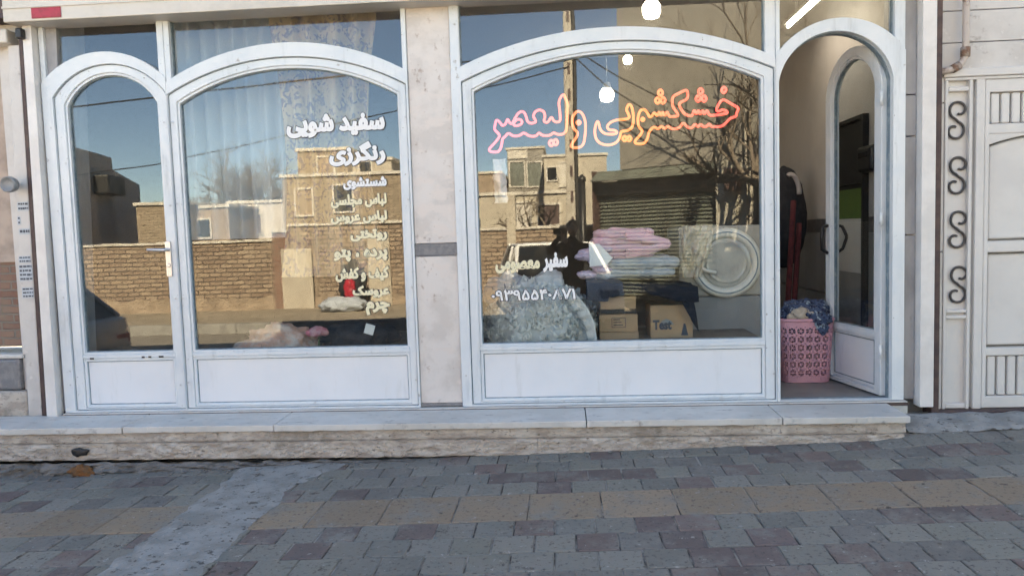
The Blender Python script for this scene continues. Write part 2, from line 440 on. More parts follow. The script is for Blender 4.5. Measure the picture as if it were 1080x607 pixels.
M['patch'] = mat('cement_patch', (.34, .335, .32), (.24, .235, .22), 6, rough=.9, bs=.6, bsc=40,
                 spots=[(16, .58, .64, (.10, .093, .085), None), (40, .6, .65, (.12, .11, .1), None), (30, .64, .68, (.45, .44, .42), None)])

# ------------------------------------------------------------------ setting: ground
def pz(x, y):
    """height of the pavement"""
    z = .029*x-.005
    if x > 2.0:
        k = min(1, max(0, (x-2.0)/.25)); q = min(1, max(0, (y+.75)/.75)); z += k*q*(.135-z)*1.0 if y > -.75 else 0
    return z
KERB_Y = -2.75
def road_z(x, y):
    xx = max(-9, min(9, x)); zk = .029*xx-.155-(.035*max(0, -3-xx)); zo = .006*xx-.20
    k = min(1, max(0, (y-KERB_Y)/(-8.0-KERB_Y))); return zk+(zo-zk)*k
mb = MB(); mb.grid(lambda u, v: (-300+600*u, -300+600*v, -.75), 4, 4)
tag(mb.build('ground', M['earth']), kind='structure')
mb = MB(); mb.grid(lambda u, v: (-60+120*u, -8.0+(8.0+KERB_Y-.13)*v, road_z(-60+120*u, -8.0+(8.0+KERB_Y-.13)*v)), 240, 6)
tag(mb.build('road', M['asphalt'], smooth=True), kind='structure')
mb = MB()
for k in range(-30, 30):
    x0, x1 = k*1.0, k*1.0+.995; zt_ = .006*max(-9, min(9, k+.5))-.02
    mb.box(x0, x1, -8.14, -7.99, -.5, zt_)
tag(mb.build('far_kerb', M['kerb'], bevel=.015), kind='structure')
mb = MB(); mb.grid(lambda u, v: (-60+120*u, -12.5+4.5*v, .006*max(-9, min(9, (-60+120*u)))-.05+.03*noise.noise((u*90, v*5, 0))), 240, 12)
tag(mb.build('dirt_verge', M['earth'], smooth=True), kind='structure')
mb = MB(); mb.grid(lambda u, v: (-9+18*u, KERB_Y+(2.75-.0)*v, pz(-9+18*u, KERB_Y+2.75*v)-.006), 144, 30)
tag(mb.build('pavement_bed', M['joint'], smooth=True), kind='structure')
mb = MB()
for k in range(-12, 12):
    x0 = k*.75+.005; x1 = x0+.74
    mb.hexa([(x0, KERB_Y-.13, pz(x0, -2.)-.2), (x1, KERB_Y-.13, pz(x1, -2.)-.2), (x1, KERB_Y-.13, pz(x1, -2.)+.005), (x0, KERB_Y-.13, pz(x0, -2.)+.005)],
            [(x0, KERB_Y, pz(x0, -2.)-.2), (x1, KERB_Y, pz(x1, -2.)-.2), (x1, KERB_Y, pz(x1, -2.)+.005), (x0, KERB_Y, pz(x0, -2.)+.005)])
tag(mb.build('kerb', M['kerb'], bevel=.012), kind='structure')

GREYS = [(.135, .142, .145), (.12, .13, .135), (.15, .158, .16), (.115, .12, .128), (.14, .15, .148)]
PURP = [(.105, .088, .096), (.09, .078, .085), (.115, .095, .10)]
YELL = [(.190, .158, .128), (.176, .147, .120), (.202, .168, .138), (.184, .154, .128)]
pv = MB()
def paver(x0, x1, y0, y1, col, dz=0):
    g = .0035; x0 += g*rnd.uniform(.3, 1.6); x1 -= g*rnd.uniform(.3, 1.6); y0 += g*rnd.uniform(.3, 1.4); y1 -= g*rnd.uniform(.3, 1.4)
    tx, ty = rnd.gauss(0, .004), rnd.gauss(0, .004); cx, cy = (x0+x1)/2, (y0+y1)/2
    def z(x, y): return pz(x, y)+dz+tx*(x-cx)+ty*(y-cy)
    b = .005
    pv.cur = col
    t = [pv.V((x, y, z(x, y))) for x, y in ((x0+b, y0+b), (x1-b, y0+b), (x1-b, y1-b), (x0+b, y1-b))]
    s_ = [pv.V((x, y, z(x, y)-.004)) for x, y in ((x0, y0), (x1, y0), (x1, y1), (x0, y1))]
    d = [pv.V((x, y, z(x, y)-.02)) for x, y in ((x0, y0), (x1, y0), (x1, y1), (x0, y1))]
    pv.F(t)
    for k in range(4):
        j = (k+1) % 4
        pv.F((s_[k], s_[j], t[j], t[k])); pv.F((d[k], d[j], s_[j], s_[k]))
rows = []
y = -1.15
while y < -.02: rows.append((y, y+.19, 'g')); y += .19
rows.append((-1.53, -1.15, 'y'))
y = -1.53
while y > KERB_Y+.1: rows.append((y-.193, y, 'g')); y -= .193
for ri, (y0, y1, kd) in enumerate(rows):
    w = .385 if kd == 'y' else .196
    off = .11 if kd == 'y' else (ri % 2)*.098+rnd.uniform(-.02, .02)
    x = -8.8+off
    while x < 8.8:
        xx = x+w
        cx = (x+xx)/2
        if not (y1 > -.39 and cx < 2.1):
            c = rnd.choice(YELL) if kd == 'y' else (rnd.choice(PURP) if rnd.random() < .27 else rnd.choice(GREYS))
            k = rnd.uniform(.88, 1.1)
            paver(x, xx, y0, min(y1, -.0), (c[0]*k*1.58, c[1]*k*1.42, c[2]*k*1.22), rnd.gauss(0, .0012))
        x = xx
tag(pv.build('pavement', M['paver']), kind='structure')

# cement trench patch across the pavers
mb = MB()
def patch(u, v):
    y = -.42-(2.3)*v
    l = -2.16+.05*noise.noise((y*3, 1, 0))+.03*noise.noise((y*11, 5, 0)); r_ = -1.66+.06*noise.noise((y*3, 9, 0))+.035*noise.noise((y*12, 3, 0))-.05*math.exp(-((y+.5)/.2)**2)*-4
    x = l+(r_-l)*u
    e = min(u, 1-u)*2
    return (x, y, pz(x, y)+.001+.008*min(1, e*5)+.006*noise.noise((x*7, y*7, 0)))
mb.grid(patch, 24, 110)
tag(mb.build('cement_strip', M['patch'], smooth=True), kind='structure')

mb = MB()
def ramp_patch(u, v):
    x = 2.16+2.6*u; y = -.06-(.34+.07*noise.noise((x*4, 2, 0))+.03*noise.noise((x*15, 2, 0)))*v
    return (x, y, pz(x, y)+.004+.012*min(1, min(v, 1-v)*8)+.012*noise.fractal(Vector((x*6, y*6, 0)), 1, 2, 4))
mb.grid(ramp_patch, 120, 20)
tag(mb.build('cement_ramp', M['patch'], smooth=True), kind='structure')

# ------------------------------------------------------------------ shop building
SILL = .225
bld = thing('shop_building', (0, 0, 0), "marble-fronted dry cleaner's shop with white arched metal windows and an open arched door", 'shop')
# masonry
mb = MB()
mb.box(-4.0, 2.52, .02, .25, 3.12, 6.0)                # facade above the windows
mb.box(-4.0, -3.8, .02, 4.4, -.3, 5.4); mb.box(2.44, 2.52, .3, 4.4, -.3, 5.4); mb.box(-4.0, 2.52, 4.25, 4.45, -.3, 5.4)
mb.build('wall', M['cladding'], bld)
mb = MB(); mb.box(-4.0, 2.52, .25, 4.25, 3.6, 3.8); mb.build('roof', M['grey_plaster'], bld)
mb = MB(); mb.box(-3.8, 2.44, .08, 4.25, 3.53, 3.598); mb.build('ceiling', M['ceil'], bld)
mb = MB(); mb.box(-3.8, 2.44, .06, 4.25, .0, SILL); mb.build('floor', M['floor'], bld)
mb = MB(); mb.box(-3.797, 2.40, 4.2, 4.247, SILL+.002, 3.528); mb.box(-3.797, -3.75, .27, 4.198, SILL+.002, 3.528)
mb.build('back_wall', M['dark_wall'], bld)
mb = MB(); mb.box(2.40, 2.438, .31, 4.198, 1.47, 3.528); mb.build('plaster_wall', M['beige_wall'], bld)
mb = MB()
y = .32
while y < 4.1: mb.box(2.398, 2.437, y, min(4.19, y+.398), 1.345, 1.468); y += .40
mb.build('tile_band', M['tile_band'], bld, bevel=.002)
mb = MB()
y = .32
while y < 4.1:
    for z0 in (SILL+.003, .79): mb.box(2.40, 2.437, y, min(4.19, y+.298), z0, z0+.552)
    y += .30
mb.build('tile_dado', M['wall_tile'], bld, bevel=.002)
# pillars
mb = MB(); mb.box(-1.03, -.735, -.03, .3, 1.375, 3.12); mb.box(-1.03, -.735, -.03, .3, .25, 1.285)
pil = mb.build('pillar', M['marble'], bld, bevel=.004)
mb = MB(); mb.box(-1.034, -.731, -.034, .3, 1.288, 1.372); mb.build('stone_band', M['stripe'], pil, bevel=.003)
mb = MB(); mb.box(-1.04, -.728, -.037, .3, SILL+.002, .249); mb.build('plinth', M['stripe'], pil, bevel=.004)
def strip(l0, l1, r0, r1, Y, Yb, zb, zt):
    """upright strip whose edges lean as measured: x at two heights, extended to zb..zt"""
    A, B, C, D = P(l0, 30, Y), P(l1, 437, Y), P(r0, 30, Y), P(r1, 437, Y)
    def at(p, q, z): return p.x+(q.x-p.x)*(z-p.z)/(q.z-p.z)
    f = [Vector((at(A, B, zb), Y, zb)), Vector((at(C, D, zb), Y, zb)), Vector((at(C, D, zt), Y, zt)), Vector((at(A, B, zt), Y, zt))]
    mb = MB(); mb.hexa(f, [Vector((p.x, Yb, p.z)) for p in f]); return mb
mb = strip(34, 61.5, 59, 76, -.02, .3, SILL, 3.12)
mb.build('pillar', M['grey_marble'], bld, bevel=.004)
mb = MB()
for z0, z1 in ((SILL, 1.33), (1.337, 1.98), (1.987, 2.25), (2.257, 3.12)): mb.box(2.265, 2.345, -.02, .3, z0, z1)
mb.build('pillar', M['grey_marble'], bld, bevel=.003)
# shutter rails and housing
strip(23, 49, 32.5, 60, -.10, -.022, .19, 3.0).build('shutter_rail', M['rail'], bld, bevel=.004)
strip(19, 44.5, 22.8, 48.8, -.06, .0, .19, 3.0).build('brown_trim', M['brown'], bld)
strip(33.2, 60.5, 35, 62.3, -.05, -.021, .20, 2.96).build('brown_trim', M['brown'], bld)
mb = MB(); mb.box(2.347, 2.435, -.10, .0, .185, 3.0); mb.build('shutter_rail', M['rail'], bld, bevel=.004)
mb = MB(); mb.box(2.437, 2.483, -.07, .02, .12, 3.2); mb.build('brown_trim', M['brown'], bld)
mb = MB(); mb.box(-3.78, 2.43, -.2, .018, 2.972, 3.42)
hs = mb.build('shutter_housing', M['housing'], bld, bevel=.006)
mb = MB(); mb.box(-3.78, 2.43, -.208, -.201, 3.06, 3.075); mb.build('seam_strip', M['housing'], hs)
a, b = P(33, 8.5, -.2), P(65, 19, -.2)
mb = MB(); mb.box(a.x, b.x, -.206, -.2015, b.z+.004, a.z-.002); mb.build('nameplate', M['red'], hs, bevel=.002)

# one arched window or door leaf, all in its own plane
def arched(parent, x0, x1, zs_f, za_f, gx0, gx1, zs_g, za_g, zb=SILL, xf=None, pane='glass', frame=True, sash_in=None, gl_bot=.66, panel=(.28, .585), fw_=.075):
    """frame outline x0..x1 with its arch (zs_f, za_f); glass gx0..gx1 with its arch"""
    out = arch(x0, x1, zb, zs_f, za_f)
    sx0, sx1 = (gx0-.085, gx1+.085) if sash_in is None else sash_in
    szs, sza = zs_g+.065, za_g+.075
    if frame:
        sash = arch(sx0, sx1, zb+.012, szs, sza)
        mb = MB(xf); mb.ring(out, sash, -.05, .05); mb.build('frame', M['paint'], parent, bevel=.006)
        g2 = arch(sx0+.006, sx1-.006, zb+.018, szs-.006, sza-.006)
        mb = MB(xf); mb.ring(sash, g2, -.022, .04); mb.build('seal', M['gasket'], parent)
    else:
        g2 = arch(x0, x1, zb, zs_f, za_f)
    # sash ring with the arched opening
    op = arch(gx0-.018, gx1+.018, gl_bot-.018, zs_g+.012, za_g+.018)
    low = panel[0]-.03
    mb = MB(xf)
    mb.ring(g2, arch(gx0-.018, gx1+.018, low, zs_g+.012, za_g+.018), -.034, .036)
    mb.box(gx0-.0175, gx1+.0175, -.033, .035, panel[1]+.03, gl_bot-.018)
    mb.build('sash', M['paint'], parent, bevel=.005)
    gl = arch(gx0, gx1, gl_bot, zs_g, za_g)
    mb = MB(xf); mb.ring(op, gl, -.024, .03); mb.build('glazing_bead', M['paint'], parent, bevel=.004)
    mb = MB(xf); mb.ring(arch(gx0+.0005, gx1-.0005, gl_bot+.0005, zs_g, za_g-.0005), arch(gx0+.006, gx1-.006, gl_bot+.006, zs_g-.004, za_g-.006), -.004, .018); mb.build('seal', M['gasket'], parent)
    mb = MB(xf); mb.prism(arch(gx0-.004, gx1+.004, gl_bot-.004, zs_g, za_g+.004), .004, .010)
    mb.build('pane', M['glass'], parent)
    px0, px1 = gx0-.018, gx1+.018
    mb = MB(xf); mb.ring(rect(px0+.001, px1-.001, low+.001, panel[1]+.029), rect(px0+.022, px1-.022, low+.024, panel[1]+.008), -.026, .02)
    mb.build('panel_bead', M['paint'], parent, bevel=.005)
    mb = MB(xf); mb.ring(rect(px0+.022, px1-.022, low+.024, panel[1]+.008), rect(px0+.028, px1-.028, low+.030, panel[1]+.002), -.012, .02)
    mb.build('seal', M['gasket'], parent)
    mb = MB(xf); mb.box(px0+.02, px1-.02, -.010, .012, low+.02, panel[1]+.012); mb.build('panel', M['panel'], parent)

def part_empty(name, parent):
    e = bpy.data.objects.new(name, None); COL.objects.link(e); e.parent = parent; e.empty_display_size = .1; return e
door_c = part_empty('door', bld); door_c['label'] = 'closed narrow arched door leaf with lever handle'
arched(door_c, -3.652, -2.742, 2.585, 2.785, -3.485, -2.825, 2.42, 2.625, sash_in=(-3.575, -2.745))
win_l = part_empty('shop_window', bld); win_l['label'] = 'arched window with white lettering beside the closed door'
arched(win_l, -2.740, -1.032, 2.555, 2.785, -2.662, -1.112, 2.405, 2.615, sash_in=(-2.737, -1.045))
win_r = part_empty('shop_window', bld); win_r['label'] = 'wide arched window with the neon sign'
arched(win_r, -.733, 1.432, 2.535, 2.78, -.582, 1.342, 2.40, 2.615, sash_in=(-.665, 1.425))
# door portal: frame only
por = part_empty('door_frame', bld)
mb = MB(); mb.ring(arch(1.434, 2.264, SILL, 2.54, 2.765), arch(1.452, 2.186, SILL+.006, 2.37, 2.68), -.05, .05)
mb.build('frame', M['paint'], por, bevel=.006)
mb = MB(); mb.ring(arch(1.4525, 2.1855, SILL+.0065, 2.37, 2.6795), arch(1.458, 2.180, SILL+.008, 2.367, 2.673), .0, .045); mb.build('seal', M['gasket'], por)
# open leaf, hinged on the right, swung into the shop
HX, HY = 2.182, .03
fx, fy = 2.045, .72
dl = math.hypot(fx-HX, fy-HY); ang = math.atan2(fy-HY, fx-HX)
xf = Matrix.Translation((HX, HY, 0)) @ Matrix.Rotation(ang, 4, 'Z') @ Matrix.Translation((0, 0, 0))
door_o = part_empty('door', bld); door_o['label'] = 'open narrow arched door leaf swung into the shop'
arched(door_o, .01, dl, 2.36, 2.665, .10, dl-.09, 2.35, 2.575, zb=SILL+.012, xf=xf, frame=False, gl_bot=.68, panel=(.30, .60))
mb = MB(xf)
for s_ in (-1, 1):
    mb.tube([(dl-.035, s_*.036, 1.20), (dl-.035, s_*.085, 1.23), (dl-.06, s_*.10, 1.31), (dl-.06, s_*.10, 1.33), (dl-.035, s_*.08, 1.40), (dl-.035, s_*.036, 1.41)], .013, 8)
mb.build('handle', M['black'], door_o, smooth=True)
for z in (.5, 1.4, 2.2):
    mb = MB(xf); mb.tube([(-.002, .045, z), (-.002, .045, z+.09)], .012, 10); mb.build('hinge', M['paint'], door_o, smooth=True)
for (par_, x0_, x1_) in ((door_c, -3.60, -2.77), (win_l, -2.715, -1.06), (win_r, -.70, 1.41)):
    for x_ in (x0_, x1_):
        for z_ in (.42, 1.05, 1.7, 2.25):
            mb = MB(); mb.lathe((x_+rnd.uniform(-.004, .004), -.0505 if abs(x_-x0_) < 1 or True else 0, z_+rnd.uniform(-.03, .03)), [(.0065, .004), (.0065, -.001), (.003, -.0025)], 10, 'Y'); mb.build('screw', M['chrome'], par_)
# lever handle of the closed door
mb = MB(); hp = P(181, 272)
mb.box(hp.x-.02, hp.x+.02, -.045, -.0345, hp.z-.13, hp.z+.12)
mb.tube([(hp.x, -.04, hp.z+.06), (hp.x, -.085, hp.z+.06)], .011, 10)
mb.tube([(hp.x+.005, -.085, hp.z+.06), (hp.x-.05, -.088, hp.z+.062), (hp.x-.13, -.086, hp.z+.066)], [.013, .012, .009], 10)
mb.tube([(hp.x, -.044, hp.z-.05), (hp.x, -.052, hp.z-.05)], .014, 12)
mb.build('handle', M['chrome'], door_c, bevel=.003)
for px_, w_ in ((97, .03), (151, .022), (158, .022), (170, .035)):
    q = P(px_, 378-.03*(px_-97), -.035); mb = MB(); mb.box(q.x-w_/2, q.x+w_/2, -.0362, -.0345, q.z-.006, q.z+.006); mb.build('drain_slot', M['black'], door_c)
# transom lights
def transom(x0, x1, arch_pts, lx0, lx1):
    """glass above an arched frame, bounded by uprights"""
    e = part_empty('transom_window', bld)
    arc = [p for p in arch_pts[2:]]            # right spring .. left spring
    poly = [(x0, arc[-1][1]), *[(min(max(px_, x0), x1), pz_) for px_, pz_ in arc[::-1]], (x1, arc[0][1]), (x1, 3.10), (x0, 3.10)]
    clean = []
    for q in poly:
        if not clean or (abs(q[0]-clean[-1][0])+abs(q[1]-clean[-1][1])) > 1e-4: clean.append(q)
    mb = MB(); mb.prism(clean, .006, .012); mb.build('pane', M['glass'], e)
    mb = MB()
    for xa, xb, zb_ in ((x0, lx0, arc[-1][1]), (lx1, x1, arc[0][1])): mb.box(min(xa, xb), max(xa, xb), -.042, .045, zb_-.02, 3.11)
    mb.box(lx0+.0005, lx1-.0005, -.04, .044, 3.05, 3.109)
    mb.build('frame', M['paint'], e, bevel=.005)
    for xa, xb, zb_ in ((lx0, lx0+.006, arc[-1][1]), (lx1-.006, lx1, arc[0][1])):
        mb = MB(); mb.box(xa, xb, -.01, .02, zb_-.01, 3.05); mb.build('seal', M['gasket'], e)
transom(-3.652, -2.742, arch(-3.652, -2.742, SILL, 2.585, 2.785), -3.615, -2.79)
transom(-2.740, -1.032, arch(-2.740, -1.032, SILL, 2.555, 2.785), -2.70, -1.065)
transom(-.733, 1.432, arch(-.733, 1.432, SILL, 2.535, 2.78), -.668, 1.365)
transom(1.434, 2.264, arch(1.434, 2.264, SILL, 2.54, 2.765), 1.462, 2.195)
# threshold strips
mb = MB(); mb.box(-3.66, 2.28, -.075, .058, .0, SILL-.003)
mb.build('threshold', M['tread'], bld, bevel=.004)
mb = MB(); mb.box(-3.66, 2.28, -.082, -.0755, .195, SILL-.010); mb.build('threshold_strip', M['brown'], bld)

# ------------------------------------------------------------------ step
stp = thing('shop_step', (-1, -.2, 0), 'long low stone step with worn white tread slabs in front of the shop', 'step')
cuts = [-5.6, -4.9, -3.0, -1.95, .12, 1.36, 2.145]
for x0, x1 in zip(cuts, cuts[1:]):
    mb = MB(); d = rnd.uniform(-.006, .006)
    def edge(u, d=d, x0=x0, x1=x1): return -.425+d+.006*noise.noise(((x0+(x1-x0)*u)*9, 2, 0))+.010*max(0, noise.noise(((x0+(x1-x0)*u)*31, 5, 0))-.25)
    n = 60
    pts = [(x0+.003+(x1-x0-.006)*i/n, edge(i/n)) for i in range(n+1)]
    top = [mb.V((x, y, .208+.002*noise.noise((x*5, 0, 3)))) for x, y in pts]; bot = [mb.V((x, y, .165+.004*noise.noise((x*12, 0, 8)))) for x, y in pts]
    tb = [mb.V((x, -.077, .212)) for x, y in pts]; bb = [mb.V((x, -.077, .165)) for x, y in pts]
    for i in range(n):
        mb.F((top[i], top[i+1], tb[i+1], tb[i])); mb.F((bot[i], bot[i+1], top[i+1], top[i])); mb.F((bb[i], bb[i+1], bot[i+1], bot[i])); mb.F((tb[i], tb[i+1], bb[i+1], bb[i]))
    mb.F((bot[0], top[0], tb[0], bb[0])); mb.F((bot[n], bb[n], tb[n], top[n]))
    mb.build('tread_slab', M['tread'], stp, bevel=.005)
mb = MB()
def riser(z0, z1, y, cutx, mt, amp, nm, dzl=0):
    for x0, x1 in zip(cutx, cutx[1:]):
        mb = MB()
        nx = max(6, int((x1-x0)*55))
        def fr(u, v):
            x = x0+.0008+(x1-x0-.0016)*u; z = z0+(z1-z0)*v
            e = 1-min(1, min(v, 1-v)*6)*.0
            return (x, y+amp*noise.fractal(Vector((x*11, 0, z*24)), .7, 2, 6)+.004*max(0, abs(v-.5)*2-.75)*4, z)
        mb.grid(fr, nx, 12)
        mb.grid(lambda u, v: (x0+.0008+(x1-x0-.0016)*u, y+.0+.34*v, z1), 2, 1)
        for xx in (x0+.002, x1-.002): mb.grid(lambda u, v: (xx, y+.002+.33*u, z0+(z1-z0)*v), 2, 2)
        mb.build(nm, mt, stp, smooth=False)
riser(.095, .166, -.402, [-5.6, -4.2, -2.35, -.6, 1.35, 2.125], M['riser'], .006, 'riser_stone')
riser(-.02, .0935, -.414, [-5.6, -4.4, -3.05, -1.76, -.2, 1.62, 2.115], M['riser'], .011, 'base_stone')
mb = MB()
mb.grid(lambda u, v: (-5.6+4.6*u, -.44-.05*(1-v)-.03*noise.fractal(Vector((u*50, v*4, 0)), 1, 2, 4), pz(-5.6+4.6*u, -.4)-.01+(.03-pz(-5.6+4.6*u, -.4)-.05+.012*noise.noise((u*40, 0, 0)))*v), 180, 8)
mb.build('footing', M['footing'], stp)
# rust under the drain hole, and crumbs along the foot of the step
mb = MB(); c = P(83, 478, -.43)
mb.blob((c.x, -.425, .045), (.055, .009, .03), 4, .5, 6, 3); mb.build('drain_hole', M['black'], stp, smooth=True)
mb = MB(); c = P(83, 492, -.5); mb.blob((c.x, -.475, pz(c.x, -.45)+.02), (.085, .05, .045), 4, .6, 5, 5); mb.build('rust_lump', M['rust'], stp, smooth=True)
mb = MB()
for k in range(420):
    x = rnd.uniform(-4.2, 3.2); y = -.44-abs(rnd.gauss(0, .05)) if rnd.random() < .6 and x < 2.1 else rnd.uniform(-2.6, -.45)
    r = rnd.choice((.003, .004, .006, .009)) if y < -.6 else rnd.choice((.004, .006, .01, .014))
    if x > -1.1 and y > -.6 and rnd.random() < .5: continue
    mb.blob((x, y, pz(x, y)+r*.3), (r, r*rnd.uniform(.6, 1.2), r*.5), 1, .3, 50, k)
tag(mb.build('rubble', M['footing']), 'grit and crumbs scattered over the pavers and along the foot of the step', 'grit', kind='stuff')

# ------------------------------------------------------------------ persian lettering
FORMS = {'ا': (0xFE8D, 0xFE8E), 'ب': (0xFE8F,), 'پ': (0xFB56,), 'ت': (0xFE95,), 'ج': (0xFE9D,), 'چ': (0xFB7A,), 'خ': (0xFEA5,), 'د': (0xFEA9, 0xFEAA),
         'ر': (0xFEAD, 0xFEAE), 'ز': (0xFEAF, 0xFEB0), 'س': (0xFEB1,), 'ش': (0xFEB5,), 'ص': (0xFEB9,), 'ع': (0xFEC9,), 'ف': (0xFED1,), 'ک': (0xFB8E,),
         'گ': (0xFB92,), 'ل': (0xFEDD,), 'م': (0xFEE1,), 'ن': (0xFEE5,), 'ه': (0xFEE9,), 'و': (0xFEED, 0xFEEE), 'ی': (0xFBFC,)}
def shape(t):
    out = []
    for i, ch in enumerate(t):
        if ch not in FORMS: out.append(ch); continue
        f = FORMS[ch]; both = len(f) == 1
        pj = i > 0 and t[i-1] in FORMS and len(FORMS[t[i-1]]) == 1
        nj = i+1 < len(t) and t[i+1] in FORMS and both
        out.append(chr(f[0]+(3 if pj and nj else 1 if pj else 2 if nj else 0)))
    return ''.join(out[::-1])
def text_mesh(body, bold, thick):
    cu = bpy.data.curves.new('t', 'FONT'); cu.body = body; cu.size = 1
    cu.bevel_depth = bold; cu.bevel_resolution = 2; cu.extrude = .001; cu.resolution_u = 5
    o = bpy.data.objects.new('t', cu); COL.objects.link(o)
    dg = bpy.context.evaluated_depsgraph_get(); dg.update()
    me = bpy.data.meshes.new_from_object(o.evaluated_get(dg))
    vs = [v.co.copy() for v in me.vertices]; fs = [tuple(p.vertices) for p in me.polygons]
    bpy.data.objects.remove(o); bpy.data.curves.remove(cu); bpy.data.meshes.remove(me)
    par = list(range(len(vs)))
    def find(a):
        while par[a] != a: par[a] = par[par[a]]; a = par[a]
        return a
    for f in fs:
        for q in f[1:]: par[find(q)] = find(f[0])
    ids = {}
    zmax = max(v.z for v in vs) or 1
    return vs, fs, [ids.setdefault(find(k), len(ids)) for k in range(len(vs))], zmax
def letter(body, bx, parent, mt, y=-.004, bold=.03, outline=None, ys=.0006, name='lettering', xf2=None, shaped=True):
    """fits the writing into the pixel box bx = (x0, ytop, x1, ybottom) on the glass"""
    s_ = shape(body) if shaped else body
    vs, fs, isl, zm = text_mesh(s_, bold, .001)
    x0, x1 = min(v.x for v in vs), max(v.x for v in vs); y0, y1 = min(v.y for v in vs), max(v.y for v in vs)
    tl, br = P(bx[0], bx[1]), P(bx[2], bx[3])
    tr, bl = P(bx[2], bx[1]), P(bx[0], bx[3])
    X0, X1 = (tl.x+bl.x)/2, (tr.x+br.x)/2; Z0, Z1 = (bl.z+br.z)/2, (tl.z+tr.z)/2
    def put(vs, yy, nm, m_):
        mb = MB()
        for k, v in enumerate(vs):
            mb.v.append(Vector((X0+(v.x-x0)/(x1-x0)*(X1-X0), yy-(isl[k] % 5)*.0002-ys*(v.z/zm), Z0+(v.y-y0)/(y1-y0)*(Z1-Z0))))
        for f in fs: mb.F(f)
        return mb.build(nm, m_, parent, norm=False)
    if outline:
        vs2, fs2, isl2, zm2 = text_mesh(s_, bold+outline, .001)
        mb = MB()
        for k, v in enumerate(vs2):
            mb.v.append(Vector((X0+(v.x-x0)/(x1-x0)*(X1-X0), y+.0024-(isl2[k] % 5)*.0002-.0003*(v.z/zm2), Z0+(v.y-y0)/(y1-y0)*(Z1-Z0))))
        for f in fs2: mb.F(f)
        mb.build('lettering_outline', M['vinyl_dark'], parent, norm=False)
    return put(vs, y, name, mt)
LINES = [('سفید شویی', (302, 119.5, 406, 144.5), 'vinyl', .06), ('رنگرزی', (347, 149, 406.5, 175), 'vinyl', .06), ('شستشوی', (362, 186.5, 408, 200), 'vinyl', .062),
         ('لباس مجلسی', (349, 204.5, 408, 219), 'vinyl_cream', .062), ('لباس عروس', (349, 222.5, 408.5, 236), 'vinyl_cream', .062), ('روتختی', (369.5, 241.5, 408.5, 254.5), 'vinyl_cream', .062),
         ('پرده ، پتو', (352, 262, 409, 275.5), 'vinyl_cream', .062), ('کیف و کفش', (354, 281, 410.5, 297), 'vinyl_cream', .062), ('عروسک', (372, 300.5, 411, 314), 'vinyl_cream', .062),
         ('چرم', (386, 317.5, 411.5, 332), 'vinyl_cream', .062)]
for t, bx, m_, bo in LINES: letter(t, bx, win_l, M[m_], bold=bo, outline=.03 if bx[1] < 160 else .026)
letter('معصومی', (522.5, 274, 569.5, 288), win_r, M['vinyl_cream'], bold=.06, outline=.02)
letter('سفیر', (572.5, 266, 599, 287), win_r, M['vinyl'], bold=.06, outline=.02)
letter('۰۹۳۹۵۵۴۰۸۷۱', (518, 302, 607, 316.5), win_r, M['vinyl'], bold=.03, outline=.04, shaped=False)

# ------------------------------------------------------------------ neon sign
NY = .055
A_ = (505, 80); B_ = (590, 80); C_ = (690, 80); K = 6.74
def np_(org, pts): return [(org[0]+x/K, org[1]+y/K) for x, y in pts]
loops = []
loops.append(np_(A_, [(600,125),(618,165),(632,205),(628,250),(627,320),(622,390),(602,415),(560,418),(532,402),(505,425),(450,425),(428,402),(408,430),(360,430),(318,402),(292,425),(245,430),(210,405),(188,430),(168,448),(165,475),(156,518),(135,543),(82,540),(70,522),(118,472),(150,430),(140,410),(110,382),(115,350),(125,310),(150,330),(165,355),(188,348),(205,303),(216,332),(236,345),(255,305),(280,265),(305,252),(325,262),(337,292),(346,328),(375,340),(408,328),(398,308),(386,288),(398,256),(430,240),(463,253),(472,290),(460,325),(490,335),(516,288),(530,320),(552,330),(580,325),(577,260),(566,180)]))
loops.append(np_(A_, [(245,345),(258,322),(275,308),(300,312),(310,333),(292,350),(258,357)]))
for cx, cy in ((515, 478), (546, 472)): loops.append(np_(A_, [(cx, cy-26), (cx+19, cy), (cx, cy+26), (cx-19, cy)]))
loops.append(np_(B_, [(130,250),(108,268),(92,300),(90,335),(104,380),(130,400),(126,430),(92,478),(80,503),(110,512),(150,508),(175,480),(185,400),(186,330),(170,280),(152,258)]))
loops.append(np_(B_, [(120,332),(138,318),(152,333),(135,348)]))
yeh = np_(B_, [(270,320),(256,355),(250,400),(260,450),(290,482),(345,495),(400,480),(430,442),(437,396),(465,392),(492,386),(516,368),(526,330),(526,270),(512,212),(492,200),(474,240),(490,270),(500,298),(470,310),(410,312),(362,330),(337,360),(352,386),(390,386),(412,400),(400,415),(330,415),(300,396),(286,370),(280,335)])
loops.append(yeh)
big = np_(B_, [(600,235),(572,248),(556,300),(562,362),(592,390),(577,420),(537,460),(537,482),(600,485),(626,450),(635,402),(655,375)])
big += np_(C_, [(0,362),(28,380),(50,355),(75,378),(97,355),(120,376),(150,378),(182,368),(205,330),(240,370),(270,370),(290,340),(310,365),(330,343),(347,362),(375,360),(390,340),(408,362),(440,362),(480,360),(510,335),(540,300),(582,290),(585,265),(602,230),(570,212),(540,195),(490,165),(460,195),(440,245),(455,256),(482,240),(516,250),(522,266),(480,275),(410,282),(390,280),(375,240),(355,280),(345,240),(325,280),(315,240),(297,280),(285,238),(270,285),(245,285),(210,268),(176,212),(182,190),(240,165),(236,95),(180,122),(126,150),(130,220),(166,265),(170,286),(130,290),(105,290),(90,250),(75,290),(60,250),(48,290),(35,250),(20,290),(2,258)])
big += np_(B_, [(655,290),(640,295),(626,262)])
loops.append(big)
loops.append(np_(B_, [(582,310),(592,297),(604,310),(592,322)]))
